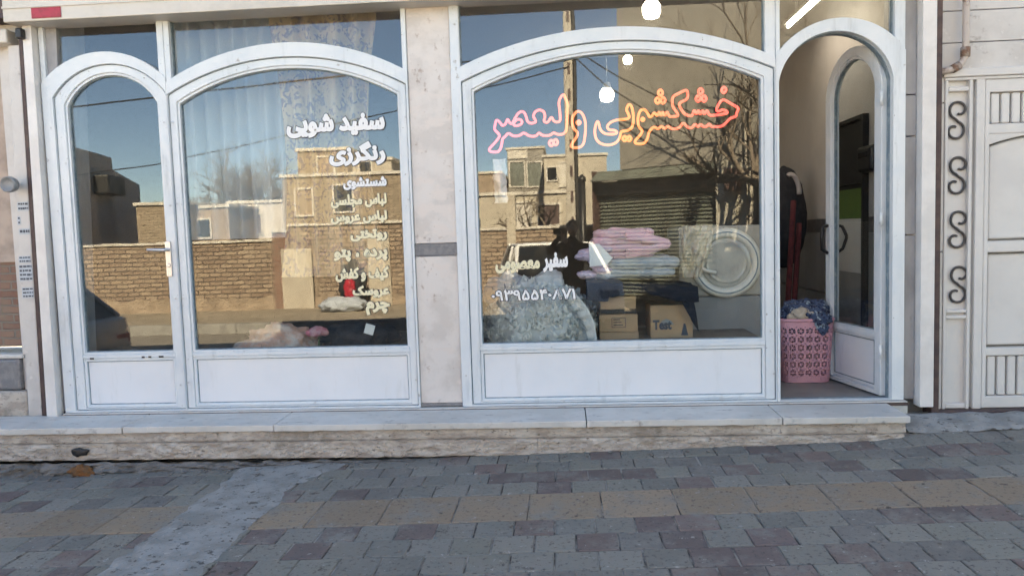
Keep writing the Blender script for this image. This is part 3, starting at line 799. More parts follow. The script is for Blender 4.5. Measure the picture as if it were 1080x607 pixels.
for cx, cy in ((464, 446), (496, 446)): loops.append(np_(B_, [(cx, cy-22), (cx+17, cy), (cx, cy+22), (cx-17, cy)]))
for cx, cy in ((44, 122), (24, 176), (62, 176), (330, 112), (312, 163), (354, 163), (495, 102)): loops.append(np_(C_, [(cx, cy-27), (cx+20, cy), (cx, cy+25), (cx-20, cy)]))
def smooth_loop(pts, it=2):
    for _ in range(it):
        q = []
        for k in range(len(pts)):
            a, b = pts[k], pts[(k+1) % len(pts)]
            q += [(a[0]*.78+b[0]*.22, a[1]*.78+b[1]*.22), (a[0]*.22+b[0]*.78, a[1]*.22+b[1]*.78)]
        pts = q
    return pts
def neon_mat():
    m, nt, p = newmat('neon_glow')
    g = nt.nodes.new('ShaderNodeNewGeometry'); sp = nt.nodes.new('ShaderNodeSeparateXYZ'); nt.links.new(g.outputs['Position'], sp.inputs[0])
    mr = nt.nodes.new('ShaderNodeMapRange'); mr.inputs[1].default_value = -.52; mr.inputs[2].default_value = 1.26; nt.links.new(sp.outputs[0], mr.inputs[0])
    r = nt.nodes.new('ShaderNodeValToRGB'); nt.links.new(mr.outputs[0], r.inputs[0])
    e = r.color_ramp.elements
    e[0].position = 0; e[0].color = (1, .11, .20, 1); e[1].position = 1; e[1].color = (1, .07, .07, 1)
    for pos, c in ((.2, (1, .12, .12)), (.36, (1, .20, .07)), (.5, (1, .23, .06)), (.64, (1, .21, .05)), (.72, (1, .12, .06)), (.85, (1, .07, .06))):
        q = e.new(pos); q.color = (*c, 1)
    nt.links.new(r.outputs[0], p.inputs['Emission Color']); p.inputs['Emission Strength'].default_value = NEON
    p.inputs['Base Color'].default_value = (.3, .2, .15, 1)
    return m
NEON = .27
M['neon'] = neon_mat()
neon = thing('neon_sign', P(650, 150, NY), 'glowing outlined neon lettering hanging inside the wide window', 'neon sign')
for lp in loops:
    pts = [P(x, y, NY) for x, y in smooth_loop(lp)]
    mb = MB(); mb.tube(pts, .0088, 8, closed=True); mb.build('neon_tube', M['neon'], neon, smooth=True)

# ------------------------------------------------------------------ lamps inside
def bulb(px, py, Y, r, pw, label):
    c = P(px, py, Y)
    t = thing('ceiling_bulb', (c.x, Y, c.z), label, 'lamp', 'bare bulbs on the shop ceiling')
    mb = MB(); mb.lathe(c, [(r*.35, -r*1.0), (r*.8, -r*.85), (r*1.0, -r*.3), (r*1.0, r*.35), (r*.7, r*.8), (r*.4, r*.95)], 20)
    mb.build('globe', M['bulb'], t, smooth=True)
    mb = MB(); mb.lathe(c, [(r*.62, r*.86), (r*.58, r*1.5), (r*.3, r*1.75)], 14); mb.tube([c+Vector((0, 0, r*1.6)), (c.x, Y, 3.53)], .006, 6)
    mb.build('fitting', M['white_panel'], t)
    l = bpy.data.lights.new('bulb_light', 'POINT'); l.energy = pw; l.color = (1, .97, .93); l.shadow_soft_size = r*1.1
    lo = bpy.data.objects.new('bulb_light', l); COL.objects.link(lo); lo.location = (c.x, Y, c.z-r*1.4)
M['bulb'] = emit('lit_bulb', (1, .97, .92), 1.6)
bulb(687, 10, .55, .068, .45, 'largest bare bulb, showing in the glass above the wide arched window')
bulb(662, 63, 3.6, .052, .45, 'smallest bulb, just under the top of the wide arch')
bulb(640, 100, 3.4, .079, .45, 'bulb hanging lowest, above the middle of the neon letters')
t = thing('tube_light', (2.07, 1.35, 3.2), 'slanting white fluorescent tube above the open door', 'lamp')
mb = MB(); mb.tube([(2.07, .85, 3.2), (2.07, 1.85, 3.2)], .016, 12); mb.build('tube', emit('lit_tube', (.95, .98, 1), 1.6), t, smooth=True)
mb = MB(); mb.box(2.04, 2.10, .82, 1.88, 3.222, 3.25); mb.box(2.06, 2.08, 1.1, 1.12, 3.25, 3.53); mb.box(2.06, 2.08, 1.6, 1.62, 3.25, 3.53); mb.build('fitting', M['white_panel'], t)
l = bpy.data.lights.new('tube_glow', 'AREA'); l.shape = 'RECTANGLE'; l.size = .05; l.size_y = 1.0; l.energy = .5
lo = bpy.data.objects.new('tube_glow', l); COL.objects.link(lo); lo.location = (2.07, 1.35, 3.175)

# ------------------------------------------------------------------ goods in the left window
def curtain(px0, px1, Y, z0, z1, folds, amp, mt, label, seed, gather=0):
    x0, x1 = P(px0, 200, Y).x, P(px1, 200, Y).x
    mb = MB()
    def f(u, v):
        k = 1-gather*math.sin(math.pi*min(1, v*1.2))*.5
        xm = (x0+x1)/2; x = xm+((x0+(x1-x0)*u)-xm)*k
        ph = 2*math.pi*folds*u+1.4*noise.noise((u*5, v*1.3, seed))
        a = amp*(.6+.6*noise.noise((u*7, v*.7, seed+4)))
        return (x, Y+a*math.sin(ph)+.03*noise.noise((u*9, v*3, seed+9)), z0+(z1-z0)*v)
    mb.grid(f, 160, 40)
    o = mb.build('curtain', mt, None, smooth=True)
    return tag(o, label, 'curtain', 'curtains in the lettered window')
curtain(184, 306, .40, 1.45, 3.4, 8, .06, M['sheer'], 'plain sheer white curtain behind the left half of the lettered window', 1)
curtain(292, 404, .30, 1.15, 3.4, 4.5, .07, M['damask'], 'patterned cream curtain gathered behind the white lettering', 2, .45)
mb = MB(); mb.box(-3.66, -1.06, .06, .75, .48, .60); mb.box(-3.66, -1.06, .06, .12, SILL, .479)
mb.build('display_ledge', M['ledge'], bld)
mb = MB(); mb.box(-.72, 1.40, .06, .95, .50, .625); mb.box(-.72, 1.40, .06, .12, SILL, .499)
mb.build('display_ledge', M['ledge'], bld)
c = P(295, 352, .3)
mb = MB(); mb.blob((c.x, .35, .66), (.26, .16, .13), 5, .22, 3.2, 3, flat=.602); mb.blob((c.x-.16, .33, .63), (.22, .14, .06), 4, .2, 4, 5, flat=.602)
tag(mb.build('folded_cloth', M['peach'], smooth=True), 'crumpled peach cloth heaped low behind the lettered window', 'cloth')
c = P(335, 350, .25); fl = thing('artificial_flower', (c.x, .25, .602), 'pink artificial flower head beside the peach cloth', 'flower')
mb = MB()
for k in range(16):
    a = k*2.4; r = .018+.05*k/16
    mb.blob((c.x+r*math.cos(a), .25+r*math.sin(a)*.8, c.z+.02-.03*k/16), (.034, .03, .026), 3, .2, 8, k)
mb.build('petals', M['flower'], fl, smooth=True)
mb = MB(); mb.tube([(c.x, .25, .602), (c.x+.01, .26, c.z)], .005, 6); mb.build('stem', M['green'], fl)
c = P(390, 346, .2); mb = MB(MB and Matrix.Translation((c.x, .2, c.z)) @ Matrix.Rotation(.3, 4, 'Y')); mb.box(-.035, .035, -.002, .002, -.045, .03)
tag(mb.build('price_card', M['vinyl']), 'small white card standing at the lower right of the lettered window', 'card')
mb = MB(); mb.blob((P(380, 350, .5).x, .5, .66), (.3, .2, .12), 5, .2, 3, 8, flat=.602)
tag(mb.build('folded_cloth', M['dark'], smooth=True), 'dark folded cloth lying behind the small white card', 'cloth')

# ------------------------------------------------------------------ goods in the wide window
LZ = .627
dr = thing('wedding_dress', (P(572, 330, .35).x, .4, LZ), 'white lace wedding dress heaped on the window ledge', 'dress')
cx = P(568, 330, .4).x
mb = MB()
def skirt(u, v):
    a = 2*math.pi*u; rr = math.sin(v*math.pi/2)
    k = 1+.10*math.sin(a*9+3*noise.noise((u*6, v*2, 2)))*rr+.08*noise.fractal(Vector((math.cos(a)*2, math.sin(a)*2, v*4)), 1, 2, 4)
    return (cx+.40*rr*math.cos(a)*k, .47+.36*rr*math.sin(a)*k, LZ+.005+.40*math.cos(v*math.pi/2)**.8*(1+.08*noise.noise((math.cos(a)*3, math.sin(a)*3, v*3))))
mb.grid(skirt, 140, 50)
mb.build('skirt', M['gap_shade'], dr, smooth=True)
mb = MB()
for k in range(520):
    u, v = rnd.random(), rnd.uniform(.08, 1.0)
    a = 2*math.pi*u
    if math.sin(a) > .45: continue
    p = Vector(skirt(u, v)); nrm = Vector((math.cos(a), math.sin(a), .8*math.cos(v*1.5)+.15)).normalized()
    t1 = nrm.cross(Vector((0, 0, 1))).normalized(); t2 = nrm.cross(t1)
    th = rnd.gauss(0, .7); e1 = t1*math.cos(th)+t2*math.sin(th)
    L = rnd.uniform(.06, .16); h = rnd.uniform(.022, .05); w0 = rnd.uniform(0, 6); tt = nrm.cross(e1)
    mb.grid(lambda q, r_: p-nrm*.006+e1*(q-.5)*L+nrm*h*r_*(.6+.4*math.sin(q*9+w0))+tt*(.012*math.sin(q*22+w0)*(.3+r_)-.02*r_*r_+.02*math.sin(q*3.1)), 18, 3)
mb.build('ruffles', M['tulle'], dr, smooth=True)
mb = MB()
arcp = [P(598, 305, .25), P(610, 312, .2), P(620, 325, .18), (P(627, 340, .17)), P(630, 360, .16)]
def trim(u, v):
    k = u*(len(arcp)-1); i = min(int(k), len(arcp)-2); f = k-i; p = arcp[i].lerp(arcp[i+1], f)
    q = Vector((-.10*(1-.4*u), .05, -.03))
    return p+q*v+Vector((0, .012*math.sin(u*40)*v, .012*math.sin(u*52)*(v > .9)))
mb.grid(trim, 90, 6); mb.build('lace_trim', M['tulle'], dr, smooth=True, solid=.003)
mb = MB(); c = P(577, 300, .42); mb.blob((c.x, .46, c.z-.02), (.14, .1, .12), 5, .3, 2.4, 4)
mb.build('bodice', mat('white_satin', (.62, .64, .64), (.5, .53, .54), 8, rough=.45), dr, smooth=True)
c = P(536, 303, .5); mb = MB(); mb.blob((c.x, .62, c.z-.06), (.19, .14, .16), 5, .28, 2.4, 9)
tag(mb.build('satin_cloth', M['satin'], smooth=True), 'grey-blue satin bundle behind the left of the lace wedding dress', 'cloth')
c0, c1 = P(520, 168, .3), P(535, 214, .3)
mb = MB(); mb.grid(lambda u, v: (c0.x+(c1.x-c0.x)*u+.02*noise.noise((u*2, v*6, 3)), .3+.02*math.sin(u*6+v*5), c1.z+(c0.z-c1.z)*v), 12, 30)
tag(mb.build('hanging_lace', M['tulle'], smooth=True, solid=.004), 'narrow strip of white lace hanging under the left end of the neon letters', 'lace')

def carton(x0, x1, y0, y1, z0, z1, label, tape=None, group='cardboard boxes in the window'):
    t = thing('cardboard_box', ((x0+x1)/2, (y0+y1)/2, z0), label, 'box', group)
    mb = MB(); mb.box(x0, x1, y0, y1, z0, z1); mb.build('carton', M['card'], t, bevel=.004)
    if tape:
        mb = MB(); mb.box(x0-.001, x1+.001, y0-.0015, y0-.0005, tape[0], tape[1]); mb.build('tape', M['tape'], t)
    return t
a, b = P(632, 331, .3), P(673, 357, .3)
zt = P(650, 312.5, .3).z; zm = P(650, 350, .3).z
t1 = carton(a.x, b.x+.005, .3, .62, LZ, zm-.002, 'lowest brown cardboard box, only its top edge above the window sill')
t2 = carton(a.x, b.x, .3, .62, zm+.001, P(650, 331.5, .3).z, 'middle brown cardboard box with printed square under the black-taped one')
t3 = carton(a.x+.01, b.x-.01, .31, .62, P(650, 331.5, .3).z+.002, zt, 'upper brown cardboard box with a black tape band under the navy cloth', (P(650, 331, .3).z, P(650, 326, .3).z))
mb = MB(); q0, q1 = P(645, 335, .3), P(660, 345, .3)
mb.ring(rect(q0.x, q1.x, q1.z, q0.z), rect(q0.x+.004, q1.x-.004, q1.z+.004, q0.z-.004), .2985, .2995)
for k in range(3): mb.box(q0.x+.012, q1.x-.02-.01*k, .2985, .2995, q1.z+.015+.02*k, q1.z+.022+.02*k)
mb.build('print', M['ink'], t2)
a, b = P(686, 325, .3), P(731, 358, .3)
t4 = carton(a.x, b.x, .3, .64, LZ, a.z+.02, 'larger brown box printed with the word Test')
letter('Test', (694, 342.5, 715, 353.5), t4, M['ink'], y=.2988, bold=.05, name='print', shaped=False)
tt = t4.children[-1]
fix = tt
for v in fix.data.vertices: v.co.x = v.co.x
mb = MB(); q = P(722, 346, .3)
mb.prism([(q.x-.026, q.z-.05), (q.x+.026, q.z-.05), (q.x+.012, q.z+.01), (q.x+.006, q.z+.035), (q.x-.006, q.z+.035), (q.x-.012, q.z+.01)], .2985, .2995); mb.build('print', M['ink'], t4)
mb = MB(); q = P(703, 340, .3)
mb.prism([(q.x-.055, q.z-.015), (q.x+.055, q.z-.015), (q.x+.03, q.z+.015), (q.x, q.z+.028), (q.x-.03, q.z+.015)], .2985, .2995); mb.build('print', M['appliance_grey'], t4)

# navy cloth spread over the boxes
nz0 = a.z+.02
na, nb = P(618, 300, .3).x, P(735, 300, .3).x
mb = MB()
def navy(u, v):
    x = na+(nb-na)*u
    y = .72-.46*min(1, v*1.35)
    ztop = P(676, 303, .3).z+.05-.055*u+.012*noise.noise((u*6, v*3, 1))
    hang = max(0, v-.74)/.26
    low = P(676, 312, .3).z+.02-.09*max(0, u-.35)-.02*math.sin(u*9)-.03*(u < .2)
    z = ztop if v < .74 else ztop+(low-ztop)*hang
    if v >= .74: y = .262-.02*math.sin(hang*1.6)+.012*math.sin(u*30)*hang
    return (x, y, z+.008*noise.noise((u*14, v*6, 4)))
mb.grid(navy, 90, 40)
e0 = P(728, 318, .25); 
def tail(u, v):
    p0 = P(712+18*u, 305+4*u, .255); p1 = P(729+8*u, 349-12*(1-u), .255)
    p = p0.lerp(p1, v); return (p.x, .25+.015*math.sin(v*5+u*3), p.z)
mb.grid(tail, 8, 20)
tag(mb.build('navy_throw', M['navy'], smooth=True, solid=.012), 'navy ribbed knit throw spread over the cardboard boxes', 'throw')
# grey quilt
def slab(x0, x1, y0, y1, z0, z1, seed, amp=.012, n=4):
    mb = MB()
    c = Vector(((x0+x1)/2, (y0+y1)/2, (z0+z1)/2)); r = Vector(((x1-x0)/2, (y1-y0)/2, (z1-z0)/2))
    bm = bmesh.new(); bmesh.ops.create_icosphere(bm, subdivisions=5, radius=1)
    base = len(mb.v)
    for v in bm.verts:
        d = v.co
        q = Vector([math.copysign(abs(k)**e, k) for k, e in zip(d, (.35, .35, .6))])
        p = c+Vector((q.x*r.x, q.y*r.y, q.z*r.z))
        p += d*amp*noise.fractal(p*14+Vector((seed, 0, 0)), 1, 2, 4)
        mb.V(p)
    for f in bm.faces: mb.F([base+v.index for v in f.verts])
    bm.free(); return mb
qa, qb = P(619, 290, .35).x, P(716, 290, .35).x
qz0 = P(668, 299, .3).z+.035; qz1 = P(668, 272, .3).z
qt = thing('folded_quilt', ((qa+qb)/2, .5, qz0), 'grey-blue folded quilt lying on the navy throw', 'quilt')
zmid = (qz0+qz1)/2
slab(qa+.05, qb-.02, .3, .72, qz0, zmid+.012, 1, .02).build('lower_fold', M['quilt'], qt, smooth=True)
slab(qa+.09, qb, .285, .72, zmid-.012, qz1+.01, 5, .02).build('upper_fold', M['quilt'], qt, smooth=True)
# pink rolled blanket
pa, pb = P(613, 258, .4).x, P(697, 258, .4).x
pz0 = qz1-.005; pz1 = P(655, 243, .4).z
bl = thing('rolled_blanket', ((pa+pb)/2, .5, pz0), 'pink fleece blanket rolled up on top of the grey quilt', 'blanket')
hh = (pz1-pz0)/4
for k in range(4):
    ex = (.0, .03, .045, .0)[k]
    slab(pa+.06+.03*(k % 2)+rnd.uniform(0, .03), pb-.05+ex, .30+.012*(k in (0, 3)), .66, pz0+hh*k-.008, pz0+hh*(k+1)+.010, 20+k*3, .022).build('fold', M['pink'], bl, smooth=True)
mb = MB()
for k in range(3):
    pts = [Vector((pb-.30+.27*math.cos(t_)+.03*k*math.cos(t_), .30-.012*k, (pz0+pz1)/2+((pz1-pz0)/2-.02-.022*k)*math.sin(t_))) for t_ in [-1.45+2.9*i/20 for i in range(21)]]
    mb.tube([p+Vector((0, .012*noise.noise(p*9), .008*noise.noise(p*13))) for p in pts], [.012+.018*math.sin(math.pi*i/20) for i in range(21)], 10)
mb.build('wrapped_end', M['pink'], bl, smooth=True)
mb = MB()
for k in range(7):
    q = P(616+rnd.uniform(0, 24), 262+k*4.6, .28); mb.blob((q.x, .33, q.z), (.07, .06, .03), 4, .3, 5, k)
mb.build('satin_edge', M['lilac'], bl, smooth=True)
mb = MB(); q = [P(621, 257, .27), P(632, 257, .27), P(646, 272, .27), P(640, 279, .27), P(622, 281, .27)]
i = [mb.V((p.x, .262, p.z)) for p in q[::-1]]; j = [mb.V((p.x, .265, p.z)) for p in q[::-1]]
mb.F(i); mb.F(j[::-1])
for k in range(5): mb.F((i[k], j[k], j[(k+1) % 5], i[(k+1) % 5]))
mb.build('glare_patch', M['vinyl'], bl)  # white patch added for the glare of the mirrored car
# front loading washing machine in clear plastic
wx0, wx1 = P(716, 280, .75).x, P(806, 280, .75).x
wm = thing('washing_machine', ((wx0+wx1)/2, 1.1, SILL), 'cream front-loading washing machine with a big round door at the right of the wide window', 'washing machine')
zmid = P(760, 312, .75).z; ztop = P(760, 238, .75).z
mb = MB(); mb.box(wx0, wx1, .75, 1.4, zmid, ztop); mb.build('body', M['appliance_dull'], wm, bevel=.015)
mb = MB(); mb.box(wx0, wx1, .76, 1.4, SILL+.003, zmid-.004); mb.build('base', M['appliance_grey'], wm, bevel=.01)
c = P(766, 277, .72); c = Vector((c.x, .745, c.z)); R0 = 36/790*5.95
mb = MB(); mb.lathe(c, [(R0, .0), (R0, -.02), (R0*.95, -.035), (R0*.80, -.04), (R0*.74, -.02), (R0*.72, .0)], 56, 'Y'); d_ = mb.build('door', M['appliance'], wm, smooth=True)
mb = MB(); mb.tube([(c.x+R0*.875*math.cos(2*math.pi*k/64), c.y-.036, c.z+R0*.875*math.sin(2*math.pi*k/64)) for k in range(64)], .006, 6, closed=True); mb.build('door_trim', M['gasket'], d_, smooth=True)
mb = MB(); mb.lathe(c, [(R0*.70, -.003), (R0*.715, -.010), (R0*.70, -.016), (R0*.62, -.022), (R0*.56, -.034), (R0*.50, -.030), (R0*.30, -.026), (R0*.05, -.024)], 48, 'Y'); mb.build('porthole', M['porthole'], d_)
mb = MB(); q = P(741, 285, .7); mb.tube([(q.x-.02, .72, q.z+.03), (q.x+.02, .68, q.z), (q.x+.10, .68, q.z-.02)], .014, 8); mb.build('handle', M['appliance'], d_, smooth=True)
mb = MB(); s0, s1 = P(719, 238, .68), P(757, 292, .68)
mb.grid(lambda u, v: (s0.x+(s1.x-s0.x)*u*(1-.45*v), .69+.035*noise.fractal(Vector((u*4, v*3, 7)), 1, 2, 3), s0.z+(s1.z-s0.z)*v), 40, 40)
m_, nt_, p_ = newmat('clear_plastic_wrap'); p_.inputs['Base Color'].default_value = (.72, .62, .46, 1); p_.inputs['Roughness'].default_value = .18; p_.inputs['Alpha'].default_value = .72; p_.inputs['Specular IOR Level'].default_value = 1
tag(mb.build('plastic_wrap', m_, smooth=True), 'crinkled clear plastic wrap hanging over the left of the washing machine', 'plastic wrap')
# dark garments behind the display
def garment(x, y, z0, z1, w, label, seed, mt='dark'):
    mb = MB()
    def f(u, v):
        a = 2*math.pi*u; k = (1-.35*max(0, v-.8)/.2)*(1+.05*math.sin(a*7+seed))
        return (x+w*k*math.cos(a)*(.85+.15*(1-v)), y+.10*k*math.sin(a)+.01*noise.noise((a, v*4, seed)), z0+(z1-z0)*v-.05*abs(math.cos(a))*(v > .9))
    mb.grid(f, 48, 24)
    return tag(mb.build('hanging_coat', M[mt], smooth=True), label, 'coat', 'dark coats hanging inside the shop')

# ------------------------------------------------------------------ inside the open door
fl = G(851, 404, SILL)
bx0, bx1 = P(822, 375, fl.y).x, P(881, 375, fl.y).x
bk = thing('laundry_basket', ((bx0+bx1)/2, fl.y+.16, SILL), 'pink plastic laundry basket with flower cut-outs inside the open door', 'basket')
bw = (bx1-bx0)/2; bh = P(850, 338, fl.y).z-SILL
cxb, cyb = (bx0+bx1)/2+.01, fl.y+.17
def bask(a, v):
    k = .86+.14*v; e = .45
    ca, sa = math.cos(a), math.sin(a)
    return Vector((cxb+bw*k*math.copysign(abs(ca)**e, ca), cyb+.19*k*math.copysign(abs(sa)**e, sa), SILL+.004+bh*v))
NU, NV = 360, 110
per = []
tot = 0; cum = [0]; fine = 4000
prev = bask(0, 1)
for u in range(1, fine+1):
    q = bask(2*math.pi*u/fine, 1); tot += (q-prev).length; cum.append(tot); prev = q
ang_u = []; j = 0
for u in range(NU):
    while cum[j] < tot*u/NU: j += 1
    ang_u.append(2*math.pi*j/fine)
mb = MB(); cell = tot/22
idx = [[mb.V(bask(ang_u[u], v/NV)) for u in range(NU)] for v in range(NV+1)]
for v in range(NV):
    zz = bh*(v+.5)/NV
    for u in range(NU):
        s_ = tot*(u+.5)/NU; hole = False
        if .045 < zz < .045+6*cell*1.0:
            gx, gz = (s_ % cell)-cell/2, ((zz-.045) % cell)-cell/2
            rr = math.hypot(gx, gz)/cell; an = math.atan2(gz, gx)
            hole = (.15 < rr < .40 and abs(math.sin(an*3)) > .42) or (abs(abs(gx)-cell/2) < .07*cell and abs(abs(gz)-cell/2) < .07*cell)
        if not hole: mb.F((idx[v][u], idx[v][(u+1) % NU], idx[v+1][(u+1) % NU], idx[v+1][u]))
mb.build('basket_wall', M['basket'], bk, solid=.004)
mb = MB(); mb.tube([bask(2*math.pi*u/96, 1.0) for u in range(96)], .013, 8, closed=True); mb.build('rim', M['basket'], bk, smooth=True)
mb = MB(); mb.F([mb.V(bask(2*math.pi*u/96, .01)) for u in range(96)]); mb.build('base', M['basket'], bk)
mb = MB(); mb.blob((cxb+.02, cyb, SILL+bh+.01), (bw*.9, .18, .13), 5, .35, 3.5, 11); mb.blob((cxb+.08, cyb-.12, SILL+bh+.02), (.10, .10, .09), 4, .35, 5, 12)
mb.grid(lambda u, v: (cxb+.04+.10*u+.01*math.sin(v*7), cyb-.20-.008*math.sin(u*9+v*3), SILL+bh+.05-(.10+.06*math.sin(u*3.1))*v), 16, 12)
tag(mb.build('laundry_pile', M['blue_print'], smooth=True), 'blue patterned clothes piled in the pink laundry basket', 'clothes')
mb = MB(); mb.blob((cxb-.04, cyb-.14, SILL+bh+.035), (.08, .06, .055), 4, .4, 6, 3); mb.blob((cxb-.09, cyb-.13, SILL+bh+.02), (.05, .05, .03), 4, .4, 6, 8)
tag(mb.build('cream_cloth', M['cream_plaster'], smooth=True), 'crumpled cream cloth on top of the blue clothes', 'cloth')
for k, (px, top) in enumerate(((836, 212), (842, 236))):
    a = P(px-7+k*0-2, 330, 1.1); b = P(px+1, top, 1.55)
    mb = MB(); p0 = Vector((a.x, 1.1, SILL+.002)); p1 = Vector((b.x, 1.55, b.z))
    pts = [p0.lerp(p1, i/10) for i in range(11)]
    mb.tube(pts, .024, 14)
    tag(mb.build('rolled_rug', M['rug'], smooth=True), ['longer dark red rug rolled up and leaning behind the laundry basket', 'shorter dark red rug roll leaning just right of the longer one'][k], 'rug', 'rolled rugs inside the door')
# dark garment with rounded shoulder behind the rugs
c = P(828, 190, 2.0)
mb = MB(); mb.blob((c.x, 2.0, c.z-.35), (.19, .12, .48), 5, .06, 2, 3); o = mb.build('hanging_coat', M['dark'], smooth=True)
tag(o, 'dark coat hanging in the doorway behind the red rug rolls', 'coat')
mb = MB(); hp_ = [P(834+9*math.cos(a), 205-21*math.sin(a), 1.85) for a in [math.pi*.62-math.pi*.62*i/14 for i in range(15)]]
mb.tube(hp_, .022, 8); tag(mb.build('pale_strap', mat('pale_strap', (.4, .36, .35), rough=.7), smooth=True), 'pale curved strap over the dark coat in the doorway', 'strap')
# cabinet on the right wall
cb = thing('wall_cabinet', (2.2, 2.5, SILL), 'tall black cabinet with green and white panels beyond the open door', 'cabinet')
ya, yb = .88, 1.60
zt = 2.27
mb = MB(); mb.box(2.35, 2.397, ya, ya+.03, SILL+.002, zt); mb.box(2.35, 2.397, yb-.09, yb, SILL+.002, zt); mb.box(2.35, 2.397, ya+.031, yb-.091, zt-.03, zt); mb.box(2.385, 2.396, ya+.031, yb-.091, SILL+.002, zt-.031)
mb.box(2.352, 2.384, ya+.031, yb-.091, 1.74, 1.755)
mb.build('carcass', M['black'], cb)
mb = MB(); mb.box(2.37, 2.383, ya+.032, yb-.092, 1.46, 1.70); mb.build('green_panel', M['green'], cb)
mb = MB(); mb.box(2.366, 2.383, ya+.032, yb-.092, 1.02, 1.458); mb.build('white_panel', M['white_panel'], cb)
mb = MB(); mb.box(2.366, 2.383, ya+.032, yb-.092, SILL+.004, 1.018); mb.build('grey_panel', M['wall_tile'], cb)

# intercom on the tiled wall, seen through the open leaf
c = P(910, 168, 1.1)
ic = thing('wall_intercom', (2.39, 1.45, 1.98), 'black rounded wall box seen through the glass of the open door', 'wall box')
iy = 2.39/((910-593.5)/790.0)-CAM_D
zc = P(910, 168, iy).z
mb = MB(); mb.box(2.30, 2.397, iy-.16, iy+.12, zc-.10, zc+.10); mb.build('housing', M['black'], ic, bevel=.03, seg=4)
mb = MB(); mb.box(2.295, 2.2995, iy-.10, iy+.06, zc+.01, zc+.05); mb.build('screen', M['car_glass'], ic)

# ------------------------------------------------------------------ right: garage gate, cladding, gas pipe
gt = thing('garage_gate', (3.2, 0, .13), 'cream metal garage gate with iron scrolls and fluted slats', 'gate')
GZ = .155; GT = 2.335
mb = MB()
mb.box(2.545, 2.735, .03, .08, GZ, GT)                # pier sheet
mb.build('pier_sheet', M['gate'], gt)
mb = MB()
for x0, x1 in ((2.535, 2.557), (2.69, 2.712), (2.735, 2.79)): mb.box(x0, x1, -.005, .075, GZ-.01, GT+.02)
mb.box(2.558, 2.689, -.002, .028, GZ-.005, GZ+.03); mb.box(2.558, 2.689, -.002, .028, .76, .785); mb.box(2.558, 2.689, -.002, .028, .80, .825); mb.box(2.558, 2.689, -.002, .028, GT-.07, GT-.04)
mb.box(2.52, 4.6, -.02, .08, GT+.021, GT+.075); mb.box(2.53, 4.6, -.008, .08, GT-.0, GT+.02)
mb.build('frame', M['gate'], gt, bevel=.006)
# leaf
LX0, LX1 = 2.792, 4.55
mb = MB(); mb.box(LX0, LX1, .045, .06, GZ, GT-.002); mb.build('leaf_sheet', M['gate'], gt)
mb = MB()
for z0, z1 in ((GZ-.005, GZ+.075), (.505, .56), (1.20, 1.275), (1.98, 2.045), (GT-.085, GT-.001)): mb.box(LX0+.001, LX1, .0, .044, z0, z1)
mb.box(LX0, LX0+.03, -.002, .044, GZ-.005, GT-.001); mb.box(3.64, 3.72, -.002, .044, GZ, GT-.002)
mb.build('leaf_rail', M['gate'], gt, bevel=.006)
for z0, z1 in ((GZ+.08, .50), (2.05, GT-.09)):
    x = LX0+.045
    while x < 3.58:
        mb = MB(); mb.box(x, x+.052, .012, .044, z0, z1); mb.build('slat', M['gate'], gt, bevel=.009)
        x += .066
PX0, PX1 = LX0+.045, 3.625
mb = MB(); mb.box(PX0, PX1, .028, .044, .575, 1.185); mb.build('panel', M['gate'], gt, bevel=.012)
mb = MB(); mb.prism(arch(PX0, PX1, 1.29, 1.90, 1.965), .028, .044); mb.build('panel', M['gate'], gt, bevel=.012)
mb = MB(); mb.ring(rect(LX0+.034, 3.635, .565, 1.195), rect(LX0+.04, 3.629, .571, 1.189), .03, .0448); mb.build('panel_groove', M['iron'], gt)
mb = MB(); mb.ring(arch(LX0+.034, 3.635, 1.28, 1.908, 1.975), arch(LX0+.040, 3.629, 1.286, 1.902, 1.969), .03, .0448); mb.build('panel_groove', M['iron'], gt)
mb = MB(); aa = arch(LX0+.031, 3.638, 1.28, 1.912, 1.979)[2:]; mb.prism([*aa[::-1], (3.638, 1.9795), (LX0+.031, 1.9795)][::-1] if False else [(LX0+.031, 1.9797), *aa[::-1], (3.638, 1.9797)], .004, .044); mb.build('leaf_rail', M['gate'], gt)
def s_curve(cx, cz, h):
    """S seen from the street, curled in at both ends"""
    k = h/.236; upp = []
    for q in range(40):
        f = q/39; an = math.radians(-110+357*f); rr_ = (.020+.036*min(1, f*1.5))*k
        upp.append((cx+.012*k+rr_*math.cos(an)*.98, cz+.061*k+rr_*math.sin(an)))
    return upp+[(2*cx-x, 2*cz-z) for x, z in upp[::-1]]
for (px, py) in ((1009, 127), (1009.5, 185), (1010, 242), (1010.5, 300)):
    c = P(px, py, .02); mb = MB()
    pts = [(x, .018, z) for x, z in s_curve(c.x, c.z, .25)]
    mb.tube(pts, .0085, 8); mb.build('scroll', M['iron'], gt, smooth=True)
mb = MB(); mb.box(2.44, 4.6, -.06, .1, .0, .148); mb.build('gate_sill', M['brown'], gt, bevel=.01)
